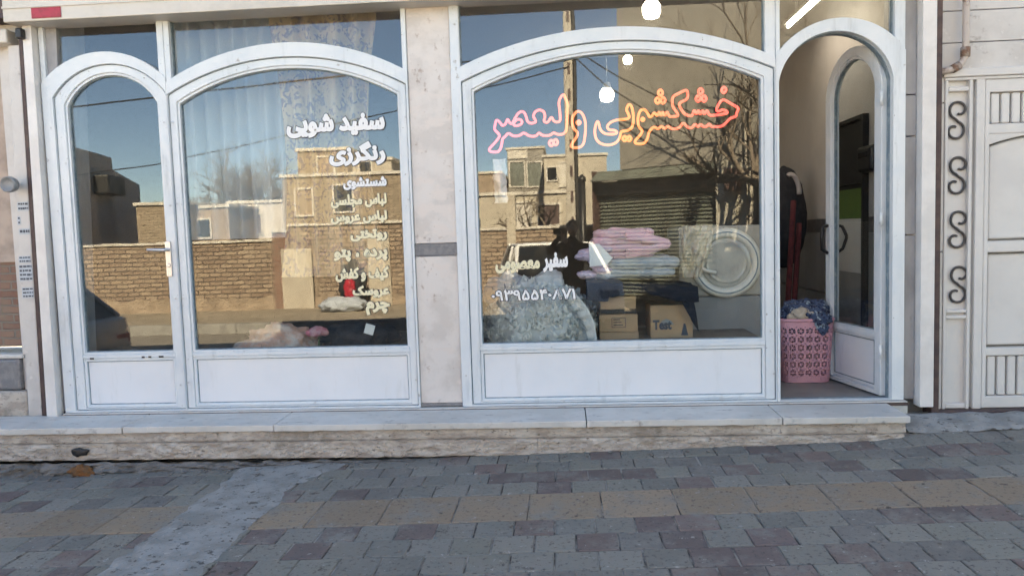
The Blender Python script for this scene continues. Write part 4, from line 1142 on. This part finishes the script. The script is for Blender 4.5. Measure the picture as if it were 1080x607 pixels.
# pilaster strip and cladding over the gate
nb_ = thing('neighbour_wall', (3.4, .1, .1), 'pale marble cladding above and beside the garage gate', 'wall')
mb = MB()
for z0, z1 in ((.13, 1.21), (1.216, 2.19), (2.196, 2.41)): mb.box(2.486, 2.533, .0, .2, z0, z1)
mb.build('pilaster', M['cladding'], nb_, bevel=.003)
mb = MB(); zz = GT+.078; nxt = [2.585, 2.79, 2.99, 3.2, 3.5, 3.9, 4.3, 4.7, 5.1, 5.6, 6.1, 6.5, 6.9]
for z1 in nxt:
    mb.box(2.47, 3.32, .02, .2, zz, z1-.005); mb.box(3.325, 4.9, .02, .2, zz, z1-.005); mb.box(4.905, 9, .02, .2, zz, z1-.005); zz = z1
mb.box(4.61, 9, .021, .2, -.1, GT+.074)
mb.build('cladding', M['cladding'], nb_, bevel=.003)
mb = MB(); mb.box(2.53, 12, .2005, 4.3, 2.5, 6.9); mb.box(4.6, 9, .2005, 4.3, -.3, 2.499); mb.build('body', M['grey_plaster'], nb_)
pp = thing('gas_pipe', P(1018, 0, -.03), 'rusty cream gas pipe bending at the corner above the gate', 'pipe')
mb = MB(); pts = [P(1018, -90, -.035), P(1019, 0, -.035), P(1018.5, 48, -.035), P(1017.5, 60, -.035), P(1013, 68, -.035), P(1005, 73, -.035), P(983, 78, -.035)]
mb.tube(pts, .021, 12); mb.build('pipe', M['pipe'], pp, smooth=True)
mb = MB(); mb.tube([P(1018.3, 50, -.035), P(1018, 60, -.035)], .029, 12); mb.tube([P(1012, 69, -.035), P(1004, 73.5, -.035)], .028, 12); mb.build('coupling', M['rustpipe'], pp, smooth=True)

# ------------------------------------------------------------------ left neighbour
lw = thing('brick_wall', (-4.6, .1, 0), 'old plastered brick wall beyond the left end of the shop', 'wall')
zb = P(10, 380, .06).z
mb = MB(); mb.box(-9, -3.99, .10, .4, .7, 1.33); mb.build('brickwork', M['red_brick'], lw)
mb = MB(); mb.box(-9, -3.99, .085, .4, 1.331, 4.9); mb.build('plaster', M['plaster'], lw)
mb = MB(); mb.box(-9, -4.0, -.02, .4, .39, .62); mb.build('dark_course', M['stripe'], lw, bevel=.02)
mb = MB(); mb.box(-9, -3.98, -.0, .4, .62+.002, .655); mb.build('ledge', M['tread'], lw, bevel=.01)
mb = MB(); mb.box(-9, -3.94, -.05, .4, -.3, .388); mb.build('stone_base', M['riser'], lw, bevel=.02)
pl = thing('marble_pilaster', (-3.97, 0, .2), 'narrow white marble pilaster with faded stickers beside the shutter rail', 'pilaster')
mb = strip(7, 30, 18.8, 44.3, -.045, .09, .19, 2.86)
mb.build('slab', M['cladding'], pl, bevel=.004)
mb = MB(); mb.box(-4.3, -3.84, -.10, .09, 2.865, 2.96); mb.build('capital', M['housing'], pl, bevel=.01)
mb = MB(); mb.box(-6, -3.80, -.14, .2, 3.02, 3.2); mb.build('eave', M['brown'], pl)
mb = MB(MB and None); sc_ = P(22, 36, -.12); mb.box(sc_.x-.022, sc_.x+.022, -.15, -.101, sc_.z-.035, sc_.z+.035)
tag(mb.build('door_sensor', M['black'], bevel=.008), 'small black sensor box at the top of the left shutter rail', 'sensor')
for k, (x0, y0, x1, y1, ds) in enumerate(((18, 213, 30.5, 222, 'topmost, crookedly peeling sticker'), (18, 228, 22, 237, 'tiny square sticker'), (20, 241, 32, 247, 'thin single-line sticker'), (19.5, 270, 33, 277, 'thin sticker above the large faded one'), (19.5, 279, 35, 296, 'largest faded blue-grey sticker'), (23, 303, 36, 314, 'lowest, boldly printed sticker'))):
    a, b = P(x0, y0, -.047), P(x1, y1, -.047)
    t = thing('sticker', ((a.x+b.x)/2, -.047, b.z), ds+' on the white marble pilaster', 'sticker', 'stickers on the marble pilaster')
    mb = MB(); mb.box(a.x, b.x, -.0478, -.0458, b.z, a.z); mb.build('sheet', M['paper'], t)
    mb = MB(); nl = max(1, int((a.z-b.z)/.024))
    for q in range(nl):
        z0 = b.z+(a.z-b.z)*(q+.25)/nl; z1 = b.z+(a.z-b.z)*(q+.75)/nl; x = a.x+.006
        while x < b.x-.008:
            w = rnd.uniform(.010, .028); mb.box(x, min(x+w, b.x-.004), -.0482, -.0479, z0+rnd.uniform(0, .004), z1); x += w+rnd.uniform(.002, .006)
    if mb.v: mb.build('print', M['ink'], t)
c = P(4.5, 194, -.2)
dm = thing('wall_disc', (c.x, .0, c.z), 'round metal disc fixed to the far left plaster wall', 'disc')
mb = MB(); mb.lathe((c.x, -.17, c.z), [(.05, .05), (.057, .02), (.056, .0), (.05, -.008), (.044, .004), (.02, .010), (.004, .012)], 32, 'Y'); mb.build('disc', M['appliance_grey'], dm, smooth=True)
mb = MB(); mb.tube([(c.x-.02, -.13, c.z), (c.x-.08, .09, c.z)], .012, 8); mb.build('arm', M['iron'], dm)
#STREET
# ------------------------------------------------------------------ across the street (seen mirrored in the glass)
YW = 11.0
def hz(px): return 243.8+(593.5-px)*.0314
def wall_run(name, px0, px1, py_top0, py_top1, Y, mt, label, cat='wall', zb=-.6, th=.25, coping=True, band=True, group=None):
    a, b = MR(px0, py_top0, Y), MR(px1, py_top1, Y); zt = (a.z+b.z)/2
    t = thing(name, ((a.x+b.x)/2, -Y, 0), label, cat, group)
    mb = MB(); mb.box(a.x, b.x, -Y-th, -Y, zb, zt-.055); mb.build('brickwork', mt, t)
    if coping:
        mb = MB(); n = max(2, int((b.x-a.x)/.25))
        for k in range(n):
            x0 = a.x+(b.x-a.x)*k/n
            mb.box(x0+.002, x0+(b.x-a.x)/n-.002, -Y-th-.03, -Y+.05, zt-.054, zt+rnd.uniform(-.01, .012))
        mb.build('coping', M['coping'], t, bevel=.01)
    if band:
        mb = MB(); nn = int((b.x-a.x)*10)
        mb.grid(lambda u, v: (a.x+(b.x-a.x)*u, -Y+.05+.03*noise.noise((u*nn*.4, v*3, 2)), -.5+(.68+.12*noise.noise((u*nn*.3, 0, 6)))*v), nn, 6)
        mb.build('mud_base', M['mud'], t)
    return t
wall_run('boundary_wall', -60, 292, 263, 252.5, YW, M['tan_brick'], 'long low tan brick wall across the street, mirrored in the lettered window')
wall_run('wall_pier', 286, 303, 243, 242.5, YW-.06, M['red_brick'], 'short red brick pier at the end of the low tan wall', 'pier', band=False)
wall_run('boundary_wall', 303, 505, 236, 230, YW+.05, M['tan_brick'], 'taller tan brick wall with pale coping behind the white lettering')
wall_run('boundary_wall', 505, 640, 240.5, 236, YW, M['tan_brick'], 'weathered tan brick wall across the street below the neon letters')
def slab_at(name, px0, px1, py0, py1, Y, mt, label, cat, d=.06, parent=None, zb=None):
    a, b = MR(px0, py0, Y), MR(px1, py1, Y)
    mb = MB(); mb.box(a.x, b.x, -Y-d, -Y, b.z if zb is None else zb, a.z)
    o = mb.build(name, mt, parent, bevel=.01)
    return tag(o, label, cat) if label else o
slab_at('plaster_gate', 295, 331, 263, 327, YW-.08, M['cream_plaster'], 'cream sheet gate between the low and the taller brick wall', 'gate', .05)
slab_at('plaster_gate', 386, 413, 245, 322, YW-.04, M['cream_plaster'], 'cream sheet gate in the taller brick wall behind the lettering', 'gate', .05)
slab_at('plaster_pier', 533, 546, 205, 315, YW-.10, M['cream_plaster'], 'cream plastered pier standing against the weathered brick wall', 'pier', .3, zb=-.3)

def block(name, pts, z0, z1, mt, parent):
    mb = MB(); n = len(pts)
    a = [mb.V((x, y, z0)) for x, y in pts]; b = [mb.V((x, y, z1)) for x, y in pts]
    mb.F(a[::-1]); mb.F(b)
    for k in range(n): mb.F((a[k], a[(k+1) % n], b[(k+1) % n], b[k]))
    return mb.build(name, mt, parent)
def house(name, px0, px1, py_top, Y, depth, mt, label, wins=(), parapet=True, group=None):
    a, b = MR(px0, py_top, Y), MR(px1, py_top-(px1-px0)*.0314, Y); z = (a.z+b.z)/2
    t = thing(name, ((a.x+b.x)/2, -Y, 0), label, 'house', group)
    mb = MB(); mb.box(a.x, b.x, -Y-depth, -Y, -.6, z); mb.build('wall', mt, t)
    if parapet:
        mb = MB(); mb.box(a.x-.06, b.x+.06, -Y-depth-.06, -Y+.06, z+.001, z+.09); mb.build('roof_edge', M['coping'], t, bevel=.01)
    for (w0, y0, w1, y1, wm) in wins:
        p, q = MR(w0, y0, Y), MR(w1, y1, Y)
        mb = MB(); mb.box(p.x, q.x, -Y-.02, -Y+.012, q.z, p.z); w = mb.build('window', wm, t)
        mb = MB(); mb.ring(rect(p.x-.05, q.x+.05, q.z-.05, p.z+.05), rect(p.x, q.x, q.z, p.z), -Y-.01, -Y+.05); mb.build('window_frame', M['coping'], w)
    return t
# grey house whose shaded side recedes
gh = thing('grey_house', (-13, -16, 0), 'grey plastered house with a black cooler box, mirrored in the closed door', 'house')
p0, p1, p2 = MR(70, 150, 12.6), MR(117, 165, 15.5), MR(148, 215, 21)
z0 = MR(82, 155, 13).z; z1 = MR(135, 187, 18).z
block('wall', [(p0.x, p0.y), (p0.x-9, p0.y-1), (p1.x-9, p1.y), (p1.x, p1.y)], -.6, z0, M['grey_plaster'], gh)
block('rear_wing', [(p1.x, p1.y-.01), (p1.x-8, p1.y-.01), (p2.x-8, p2.y), (p2.x, p2.y)], -.6, z1, M['grey_plaster'], gh)
q0, q1 = MR(96, 183, 13.9), MR(118, 209, 15.0)
dv = Vector((p1.x-p0.x, p1.y-p0.y, 0)).normalized(); nv = Vector((dv.y, -dv.x, 0)); nv = nv if nv.x > 0 else -nv
def onside(px, py):
    d = ray(px, py); o = Vector((CC.x, -CC.y+0, CC.z)); d = Vector((d.x, -d.y, d.z))
    nn = nv; t_ = (Vector((p0.x, p0.y, 0))-o).dot(nn)/d.dot(nn); return o+d*t_
c0, c1 = onside(97, 184), onside(117, 207)
mb = MB(); k0 = Vector((c0.x, c0.y, 0)); k1 = Vector((c1.x, c1.y, 0))
mb.hexa([k0+nv*.4+Vector((0, 0, c1.z)), k1+nv*.4+Vector((0, 0, c1.z)), k1+nv*.4+Vector((0, 0, c0.z)), k0+nv*.4+Vector((0, 0, c0.z))], [k0+nv*.01+Vector((0, 0, c1.z)), k1+nv*.01+Vector((0, 0, c1.z)), k1+nv*.01+Vector((0, 0, c0.z)), k0+nv*.01+Vector((0, 0, c0.z))])
mb.build('cooler_box', M['black'], gh, bevel=.04)
house('brick_shed', 143, 197, 217, 14.5, 3, M['house_brick'], 'small sunlit brick shed behind the low wall beside the grey house')
house('brick_shed', 197, 240, 220, 15, 2.5, M['mud'], 'brown mud-plastered shed with a dark opening behind the low wall', [(206, 232, 222, 250, M['car_glass'])])
house('garden_shed', 240, 299, 215, 17, 3, M['grey_plaster'], 'low grey shed roofline left of the yellow brick house', [(262, 226, 276, 246, M['brown'])])
house('brick_house', 297, 450, 187, 15, 6, M['house_brick'], 'yellow brick house with pale roof edge behind the white lettering', [(352, 196, 372, 222, M['car_glass']), (312, 200, 330, 226, M['mud'])])
house('upper_storey', 313, 366, 160, 16.5, 4, M['house_brick'], 'set-back upper storey of yellow brick above the lettering', [(335, 166, 352, 182, M['mud'])])
house('upper_storey', 366, 412, 170, 17, 4, M['cream_plaster'], 'cream upper storey with a dark window right of the brick one', [(379, 171, 391, 183, M['car_glass'])])
house('apartment_block', 535, 573, 158, 24, 8, M['concrete_wall'], 'distant brown apartment block with pale panel and grey shutters', [(538, 172, 553, 196, M['shutter']), (556, 172, 571, 196, M['shutter']), (537, 158, 555, 166, M['coping'])])
house('apartment_block', 573, 640, 166, 22, 8, M['cream_plaster'], 'distant cream block with a dark balcony beside the concrete pole', [(577, 177, 587, 190, M['car_glass']), (590, 172, 598, 196, M['coping'])])
house('low_house', 500, 605, 207, 15.5, 5, M['cream_plaster'], 'low cream house with pale roof edge above the weathered wall', [(568, 216, 590, 236, M['brown']), (540, 214, 560, 240, M['grey_plaster'])])
house('low_house', 480, 528, 185, 21, 4, M['mud'], 'brown low house at the left end of the wide window')
# cement building with roller shutter, angled to the street
ra, rb = MR(626, 200, 9.6), MR(900, 200, 6.9)
dv2 = Vector((rb.x-ra.x, rb.y-ra.y, 0)).normalized(); nv2 = Vector((-dv2.y, dv2.x, 0)); nv2 = nv2 if nv2.y > 0 else -nv2
def onface(px, py):
    d = ray(px, py); o = Vector((CC.x, -CC.y, CC.z)); d = Vector((d.x, -d.y, d.z))
    t_ = (Vector((ra.x, ra.y, 0))-o).dot(nv2)/d.dot(nv2); p = o+d*t_
    return (p-Vector((ra.x, ra.y, 0))).dot(dv2), p.z
fx2 = Matrix((( dv2.x, -nv2.x, 0, ra.x), (dv2.y, -nv2.y, 0, ra.y), (0, 0, 1, 0), (0, 0, 0, 1)))   # local x along face, local y into the building
cbld = thing('cement_building', (ra.x+2, ra.y-2, 0), 'bare cement building with a wide roller shutter, mirrored in the wide window', 'building')
s_tl = onface(652, 100)[0]; s_a, z_a = onface(629, 190); s_b, z_b = onface(756, 165)
zsh = (z_a+z_b)/2; s_end = onface(900, 150)[0]
mb = MB(fx2); mb.box(s_tl, s_end, .02, 9, zsh+.05, 7.5); mb.build('wall', M['concrete_wall'], cbld)
mb = MB(fx2); mb.box(0, s_a-.03, -.06, 9, -.6, zsh+.049); mb.build('jamb', M['brown'], cbld)
mb = MB(fx2); mb.box(s_a-.029, s_b, .25, 9, -.6, zsh+.048); mb.build('shop_front', M['concrete_wall'], cbld)
mb = MB(fx2); n = 68
mb.grid(lambda u, v: (s_a+(s_b-s_a)*v, .1+.022*math.sin(u*n*math.pi), -.3+(zsh-.42+.3)*u), n*4, 1); mb.build('roller_shutter', M['shutter'], cbld, smooth=True)
mb = MB(fx2); mb.box(s_a, s_b-.002, -.02, .24, zsh-.42, zsh-.17); mb.build('shutter_box', M['black'], cbld)
mb = MB(fx2); mb.grid(lambda u, v: (s_a+(s_b-s_a)*v, -.25+.3*u+.01*math.sin(v*240), zsh-.16+.2*u), 4, 480); mb.build('awning', M['shutter'], cbld, solid=.01)
s_c = onface(777, 170)[0]; s_d = onface(796, 170)[0]
mb = MB(fx2); mb.box(s_b+.001, s_c, -.05, .6, -.6, zsh+.047); mb.build('pier', M['stone_pier'], cbld)
mb = MB(fx2); mb.box(s_c+.002, s_end, .0, .6, -.6, zsh+.046); mb.build('stone_front', M['stone_pier'], cbld)
s0_, z0_ = onface(769, 178); s1_, z1_ = onface(783, 201)
mb = MB(fx2); mb.box(s0_, s1_, -.25, -.051, z1_, z0_); mb.build('meter_box', M['brown'], cbld, bevel=.01)
mb = MB(fx2)
for s_ in (onface(787, 170)[0], onface(792, 170)[0]): mb.tube([(s_, -.04, -.3), (s_, -.04, 3.4)], .02, 6)
mb.build('pipe', M['pole'], cbld)

# concrete pole, post and cables
px_ = MR(603, 200, 9.9)
po = thing('utility_pole', (px_.x, -9.9, -.05), 'pale concrete utility pole mirrored between the neon words', 'pole')
mb = MB(); zt = 9.5
mb.hexa([(px_.x-.13, -9.8, -.3), (px_.x+.13, -9.8, -.3), (px_.x+.07, -9.83, zt), (px_.x-.07, -9.83, zt)], [(px_.x-.13, -10.02, -.3), (px_.x+.13, -10.02, -.3), (px_.x+.07, -9.97, zt), (px_.x-.07, -9.97, zt)])
mb.build('shaft', M['pole'], po, bevel=.015)
mb = MB()
for k in range(14): mb.box(px_.x-.025, px_.x+.025, -9.80+.0021*k*.0-.03, -9.795-.0015*k, 1.5+k*.5, 1.72+k*.5)
mb.build('slot', M['brown'], po)
mb = MB(); mb.box(px_.x-.9, px_.x+.9, -9.78, -9.70, 7.6, 7.7); mb.build('cross_arm', M['iron'], po)
mb = MB(); mb.tube([(px_.x+.11, -9.76, .2), (px_.x+.10, -9.75, 3), (px_.x+.12, -9.75, 5), (px_.x+.05, -9.75, 7.6)], .035, 6); mb.build('cable_bundle', M['wire'], po)
q = MR(613.5, 186, 8.6)
bp = thing('street_post', (q.x, -8.6, -.1), 'short dark post behind the photographer, mirrored beside the pole', 'post')
mb = MB(); mb.tube([(q.x, -8.6, -.2), (q.x, -8.6, q.z-.1)], .06, 10); mb.build('shaft', M['black'], bp, smooth=True)
mb = MB(); mb.lathe((q.x, -8.6, q.z-.1), [(.075, 0), (.075, .06), (.05, .1), (.02, .13)], 12); mb.build('cap', M['black'], bp, smooth=True)
def cable(pts, r, label, sag=0):
    p = [MR(*q) for q in pts]; out = []
    for a, b in zip(p, p[1:]):
        for k in range(12):
            t_ = k/12; out.append(a.lerp(b, t_)-Vector((0, 0, sag*4*t_*(1-t_))))
    out.append(p[-1]); mb = MB(); mb.tube(out, r, 5)
    tag(mb.build('overhead_cable', M['wire']), label, 'cable', 'overhead street cables')
cable([(-80, 136, 9), (77, 112, 9), (365, 79, 9), (520, 62, 9.2), (604, 55, 9.7)], .016, 'thick cable crossing the sky in the closed door and lettered window', .0)
cable([(-80, 205, 9.6), (165, 173, 9.6), (420, 116, 9.6), (600, 70, 9.8)], .012, 'thin cable rising to the right behind the white lettering')
cable([(606, 60, 9.7), (640, 90, 9.0), (690, 122, 8.4), (745, 152, 7.9), (790, 166, 7.4)], .012, 'cable dropping to the right across the cement wall behind the neon', .0)
cable([(606, 52, 9.7), (655, 82, 8.6), (700, 105, 8.2), (750, 128, 7.6), (790, 150, 7.2)], .012, 'upper of the two cables dropping across the cement wall', .0)

# bare trees
def tree(x, y, z, h, spread, seed, label, r0=.09, levels=5, group='bare trees across the street', lean=0):
    r0 *= 1.7
    rr = random.Random(seed)
    t = thing('bare_tree', (x, y, z), label, 'tree', group)
    tr = MB(); cr = MB()
    def grow(p, d, L, r, lv):
        pts = [p]; rs = [r]; q = p.copy(); dd = d.copy()
        for k in range(4):
            dd = (dd+Vector((rr.gauss(0, .16), rr.gauss(0, .16), rr.gauss(.03, .1)))).normalized()
            q = q+dd*L/4; pts.append(q.copy()); rs.append(r*(1-.28*(k+1)/4))
        (tr if lv == levels else cr).tube(pts, rs, 6 if r > .02 else 4, cap=False)
        if lv == 0: return
        for k in range(rr.choice((3, 4, 4))):
            i = rr.choice((2, 3, 4, 4)); s_ = rr.uniform(.55, .8)
            nd = (dd+Vector((rr.gauss(0, .55), rr.gauss(0, .55), rr.gauss(.1, .35)))*spread).normalized()
            grow(pts[i], nd, L*s_, rs[i]*.72, lv-1)
    grow(Vector((x, y, z)), Vector((lean, 0, 1)).normalized(), h*.36, r0, levels)
    tr.build('trunk', M['bark'], t, smooth=True); cr.build('crown', M['bark'], t, smooth=True)
q = MR(788, 240, 6.6); tree(q.x, -6.6, -.2, 5.6, 1.0, 4, 'bare tree mirrored at the right edge of the wide window', .075)
q = MR(562, 240, 13.5); tree(q.x, -13.5, -.1, 2.9, 1.3, 9, 'small bare tree between the weathered wall and the low cream house', .05, 4)
for k, (px, Y, h, lb) in enumerate(((215, 20, 5.5, 'bare tree behind the brown shed'), (252, 21, 5.2, 'bare tree behind the low grey shed'), (284, 23, 6.0, 'bare tree beside the yellow brick house'), (168, 22, 4.7, 'bare tree behind the small sunlit brick shed'), (640, 13, 3.6, 'bare tree behind the left corner of the cement building'))):
    q = MR(px, 240, Y); tree(q.x, -Y, -.1, h, 1.3, 20+k, lb, .08, 5)

# parked cars
def rz(x, y):
    xx = max(-9, min(9, x)); zk = .029*xx-.155-(.035*max(0, -3-xx)); zo = .006*xx-.20
    k = min(1, max(0, (y-KERB_Y)/(-8.0-KERB_Y))); return zk+(zo-zk)*k
def car(cx, cy, paint, label, hatch=False):
    z = rz(cx, cy); t = thing('parked_car', (cx, cy, z), label, 'car')
    L = 2.1; Wd = .82
    body = [(-L, .30), (-L+.04, .62), (-L+.12, .82), (-1.25, .90), (1.0, .93), (L-.15, .86), (L-.02, .62), (L, .32), (1.72, .22), (-1.72, .22)] if not hatch else [(-L, .3), (-L+.05, .7), (-1.2, .9), (1.55, .95), (L-.06, .93), (L, .55), (L-.02, .3), (1.7, .22), (-1.7, .22)]
    def loft(prof, secs, nm, mt, par):
        mb = MB(); R_ = []
        for (yy, k, dz) in secs: R_.append([mb.V((cx+x*k, cy+yy, z+zz+dz)) for x, zz in prof])
        n = len(prof)
        for A, B in zip(R_, R_[1:]):
            for i in range(n): mb.F((A[i], A[(i+1) % n], B[(i+1) % n], B[i]))
        mb.F(R_[0][::-1]); mb.F(R_[-1]); return mb.build(nm, mt, par, bevel=.04, smooth=True)
    loft(body, [(-Wd, .975, .0), (-Wd*.8, 1, .01), (Wd*.8, 1, .01), (Wd, .975, .0)], 'body', paint, t)
    cab = [(-1.15, .90), (-.45, 1.39), (.75, 1.41), (1.55, .93)] if not hatch else [(-1.15, .9), (-.45, 1.40), (1.4, 1.42), (1.9, .94)]
    def cabin(k, y_top, dz, nm, mt, grow=0):
        mb = MB(); A = [mb.V((cx+x*k, cy-Wd*.93, z+zz)) if zz < 1.2 else mb.V((cx+x*k, cy-y_top, z+zz+dz)) for x, zz in cab]
        B = [mb.V((cx+x*k, cy+Wd*.93, z+zz)) if zz < 1.2 else mb.V((cx+x*k, cy+y_top, z+zz+dz)) for x, zz in cab]
        mb.F(A[::-1]); mb.F(B)
        for i in range(4): mb.F((A[i], A[(i+1) % 4], B[(i+1) % 4], B[i]))
        return mb.build(nm, mt, t, bevel=.03)
    cabin(1, .64, 0, 'windows', M['car_glass'])
    mb = MB()
    top = [p for p in cab if p[1] > 1.2]
    mb.box(cx+top[0][0]-.02, cx+top[1][0]+.03, cy-.66, cy+.66, z+1.385, z+1.43); mb.build('roof', paint, t, bevel=.02)
    mb = MB()
    for s_ in (-1, 1):
        for (a, b) in ((cab[0], cab[1]), (cab[3], cab[2])):
            mb.tube([(cx+a[0], cy+s_*Wd*.94, z+a[1]), (cx+b[0], cy+s_*.655, z+b[1])], .035, 6)
        mb.tube([(cx+.2, cy+s_*Wd*.94, z+.92), (cx+.2, cy+s_*.655, z+1.40)], .035, 6)
    mb.build('window_pillar', paint, t)
    for wx in (-1.3, 1.25):
        for s_ in (-1, 1):
            mb = MB(); mb.lathe((cx+wx, cy+s_*(Wd-.11), z+.31), [(.2, -.09), (.30, -.09), (.315, -.05), (.315, .05), (.30, .09), (.2, .09)], 24, 'Y'); w = mb.build('wheel', M['tyre'], t, smooth=True)
            mb = MB(); mb.lathe((cx+wx, cy+s_*(Wd-.11), z+.31), [(.19, -.095), (.20, .0), (.19, .095)], 18, 'Y'); mb.build('rim', M['chrome'], w)
    for s_ in (-1, 1):
        mb = MB(); mb.box(cx+s_*(L-.06)-.03, cx+s_*(L-.06)+.045, cy-.72, cy-.42, z+.58, z+.72); mb.build('headlight' if s_ < 0 else 'tail_light', M['chrome'] if s_ < 0 else M['red'], t, bevel=.015)
        mb = MB(); mb.box(cx+s_*(L-.06)-.03, cx+s_*(L-.06)+.045, cy+.42, cy+.72, z+.58, z+.72); mb.build('headlight' if s_ < 0 else 'tail_light', M['chrome'] if s_ < 0 else M['red'], t, bevel=.015)
        mb = MB(); mb.box(cx+s_*L-.06, cx+s_*L+.05, cy-.78, cy+.78, z+.34, z+.48); mb.build('bumper', M['chrome'], t, bevel=.03)
    return t
cw = car(-.22, -8.3, M['car_white'], 'white car parked across the street behind the photographer')
cw.rotation_euler.z = math.radians(-100)
car(-8.1, -4.0, M['car_grey'], 'grey hatchback parked at the near kerb, mirrored low in the closed door', True)

# bundles against the far wall
q = MR(372, 318, 10.4)
mb = MB(); mb.blob((q.x, -10.4, .42), (.28, .25, .55), 4, .25, 2, 3); tag(mb.build('dark_bundle', M['dark'], smooth=True), 'tall dark cloth bundle against the far brick wall', 'bundle')
mb = MB(); mb.blob((q.x+.02, -10.12, .35), (.12, .08, .24), 4, .25, 3, 5); tag(mb.build('red_cloth', M['red'], smooth=True), 'red cloth hanging on the dark bundle by the far wall', 'cloth')
mb = MB(); mb.blob((q.x-.1, -10.0, .06), (.5, .25, .17), 4, .25, 2, 8); tag(mb.build('grey_sack', M['quilt'], smooth=True), 'grey sack lying in front of the dark bundle', 'sack')

# photographer
def person():
    gx, gy = .14, -5.62; gz = rz(gx, gy)
    t = thing('person', (gx, gy, gz), 'photographer in dark clothes holding up a phone, mirrored in the wide window', 'person')
    J = {}
    V_ = lambda x, y, z: Vector((gx+x, gy+y, gz+z))
    verts = [V_(0, 0, .95), V_(0, .0, 1.15), V_(0, -.01, 1.36), V_(0, 0, 1.45), V_(0, .02, 1.53),            # 0 pelvis 1 waist 2 chest 3 neckbase 4 neck
             V_(-.18, 0, 1.38), V_(-.36, .12, 1.30), V_(-.21, .27, 1.50), V_(-.17, .31, 1.54),               # 5 sh L 6 elbow 7 wrist 8 palm  (left in the mirror)
             V_(.18, 0, 1.38), V_(.25, .08, 1.12), V_(-.02, .25, 1.36), V_(-.07, .29, 1.42),                  # 9.. other arm
             V_(-.10, 0, .90), V_(-.12, .03, .50), V_(-.13, -.02, .09), V_(-.14, .12, .04),
             V_(.10, 0, .90), V_(.12, .02, .50), V_(.14, -.03, .09), V_(.16, .11, .04)]
    ed = [(0, 1), (1, 2), (2, 3), (3, 4), (2, 5), (5, 6), (6, 7), (7, 8), (2, 9), (9, 10), (10, 11), (11, 12), (0, 13), (13, 14), (14, 15), (15, 16), (0, 17), (17, 18), (18, 19), (19, 20)]
    rad = [.15, .145, .165, .08, .055, .075, .052, .036, .03, .075, .052, .036, .03, .105, .07, .05, .045, .105, .07, .05, .045]
    me = bpy.data.meshes.new('clothed_body'); me.from_pydata([tuple(v-t.location) for v in verts], ed, [])
    o = bpy.data.objects.new('clothed_body', me); COL.objects.link(o); o.parent = t; me.materials.append(M['dark'])
    md = o.modifiers.new('skin', 'SKIN')
    for k, v in enumerate(me.skin_vertices[0].data): v.radius = (rad[k], rad[k]*(.72 if k < 3 else 1)); v.use_root = (k == 0)
    md.use_smooth_shade = True
    md = o.modifiers.new('s', 'SUBSURF'); md.levels = 2; md.render_levels = 2
    hc = V_(0, .03, 1.64)
    mb = MB(); mb.blob(hc, (.075, .095, .115), 4, .02, 2, 1); mb.blob(hc+Vector((0, .098, -.01)), (.014, .02, .024), 2, 0, 1, 1)
    for s_ in (-1, 1): mb.blob(hc+Vector((s_*.077, 0, -.005)), (.012, .02, .032), 2, 0, 1, 1)
    hd = mb.build('head', M['skin'], t, smooth=True)
    mb = MB(); mb.blob(hc+Vector((0, -.018, .03)), (.086, .098, .105), 4, .06, 6, 2); mb.build('hair', M['black'], hd, smooth=True)
    ph = Vector((-.06, CC.y-.045, CAM_Z-.0))
    for (wx, tip, nm, s_) in ((verts[8], ph+Vector((-.07, 0, .02)), 'hand', -1), (verts[12], ph+Vector((.03, 0, -.03)), 'hand', 1)):
        mb = MB(); mb.blob(wx.lerp(tip, .35), (.034, .045, .04), 3, .05, 5, 1)
        for k in range(4):
            b0 = wx.lerp(tip, .55)+Vector((0, 0, .03-.02*k)); tp = tip+Vector((0, .004, .04-.024*k)); mdp = b0.lerp(tp, .5)+Vector((s_*.014, 0, 0))
            mb.tube([wx.lerp(tip, .3)+Vector((0, 0, .02-.012*k)), b0, mdp, tp], [.011, .0095, .009, .007], 7)
        mb.tube([wx.lerp(tip, .2), wx.lerp(tip, .6)+Vector((0, -.02, -.03)), tip+Vector((0, -.015, -.045))], [.013, .011, .008], 7)
        mb.build(nm, M['skin'], t, smooth=True)
    pm = thing('phone', ph, 'black phone held up in front of the photographer', 'phone')
    mb = MB(); mb.box(ph.x-.075, ph.x+.09, ph.y-.009, ph.y, ph.z-.04, ph.z+.038); mb.build('body', M['black'], pm, bevel=.004)
    mb = MB(); mb.box(ph.x-.07, ph.x+.085, ph.y-.0105, ph.y-.0092, ph.z-.036, ph.z+.034); mb.build('screen', M['car_glass'], pm)
person()
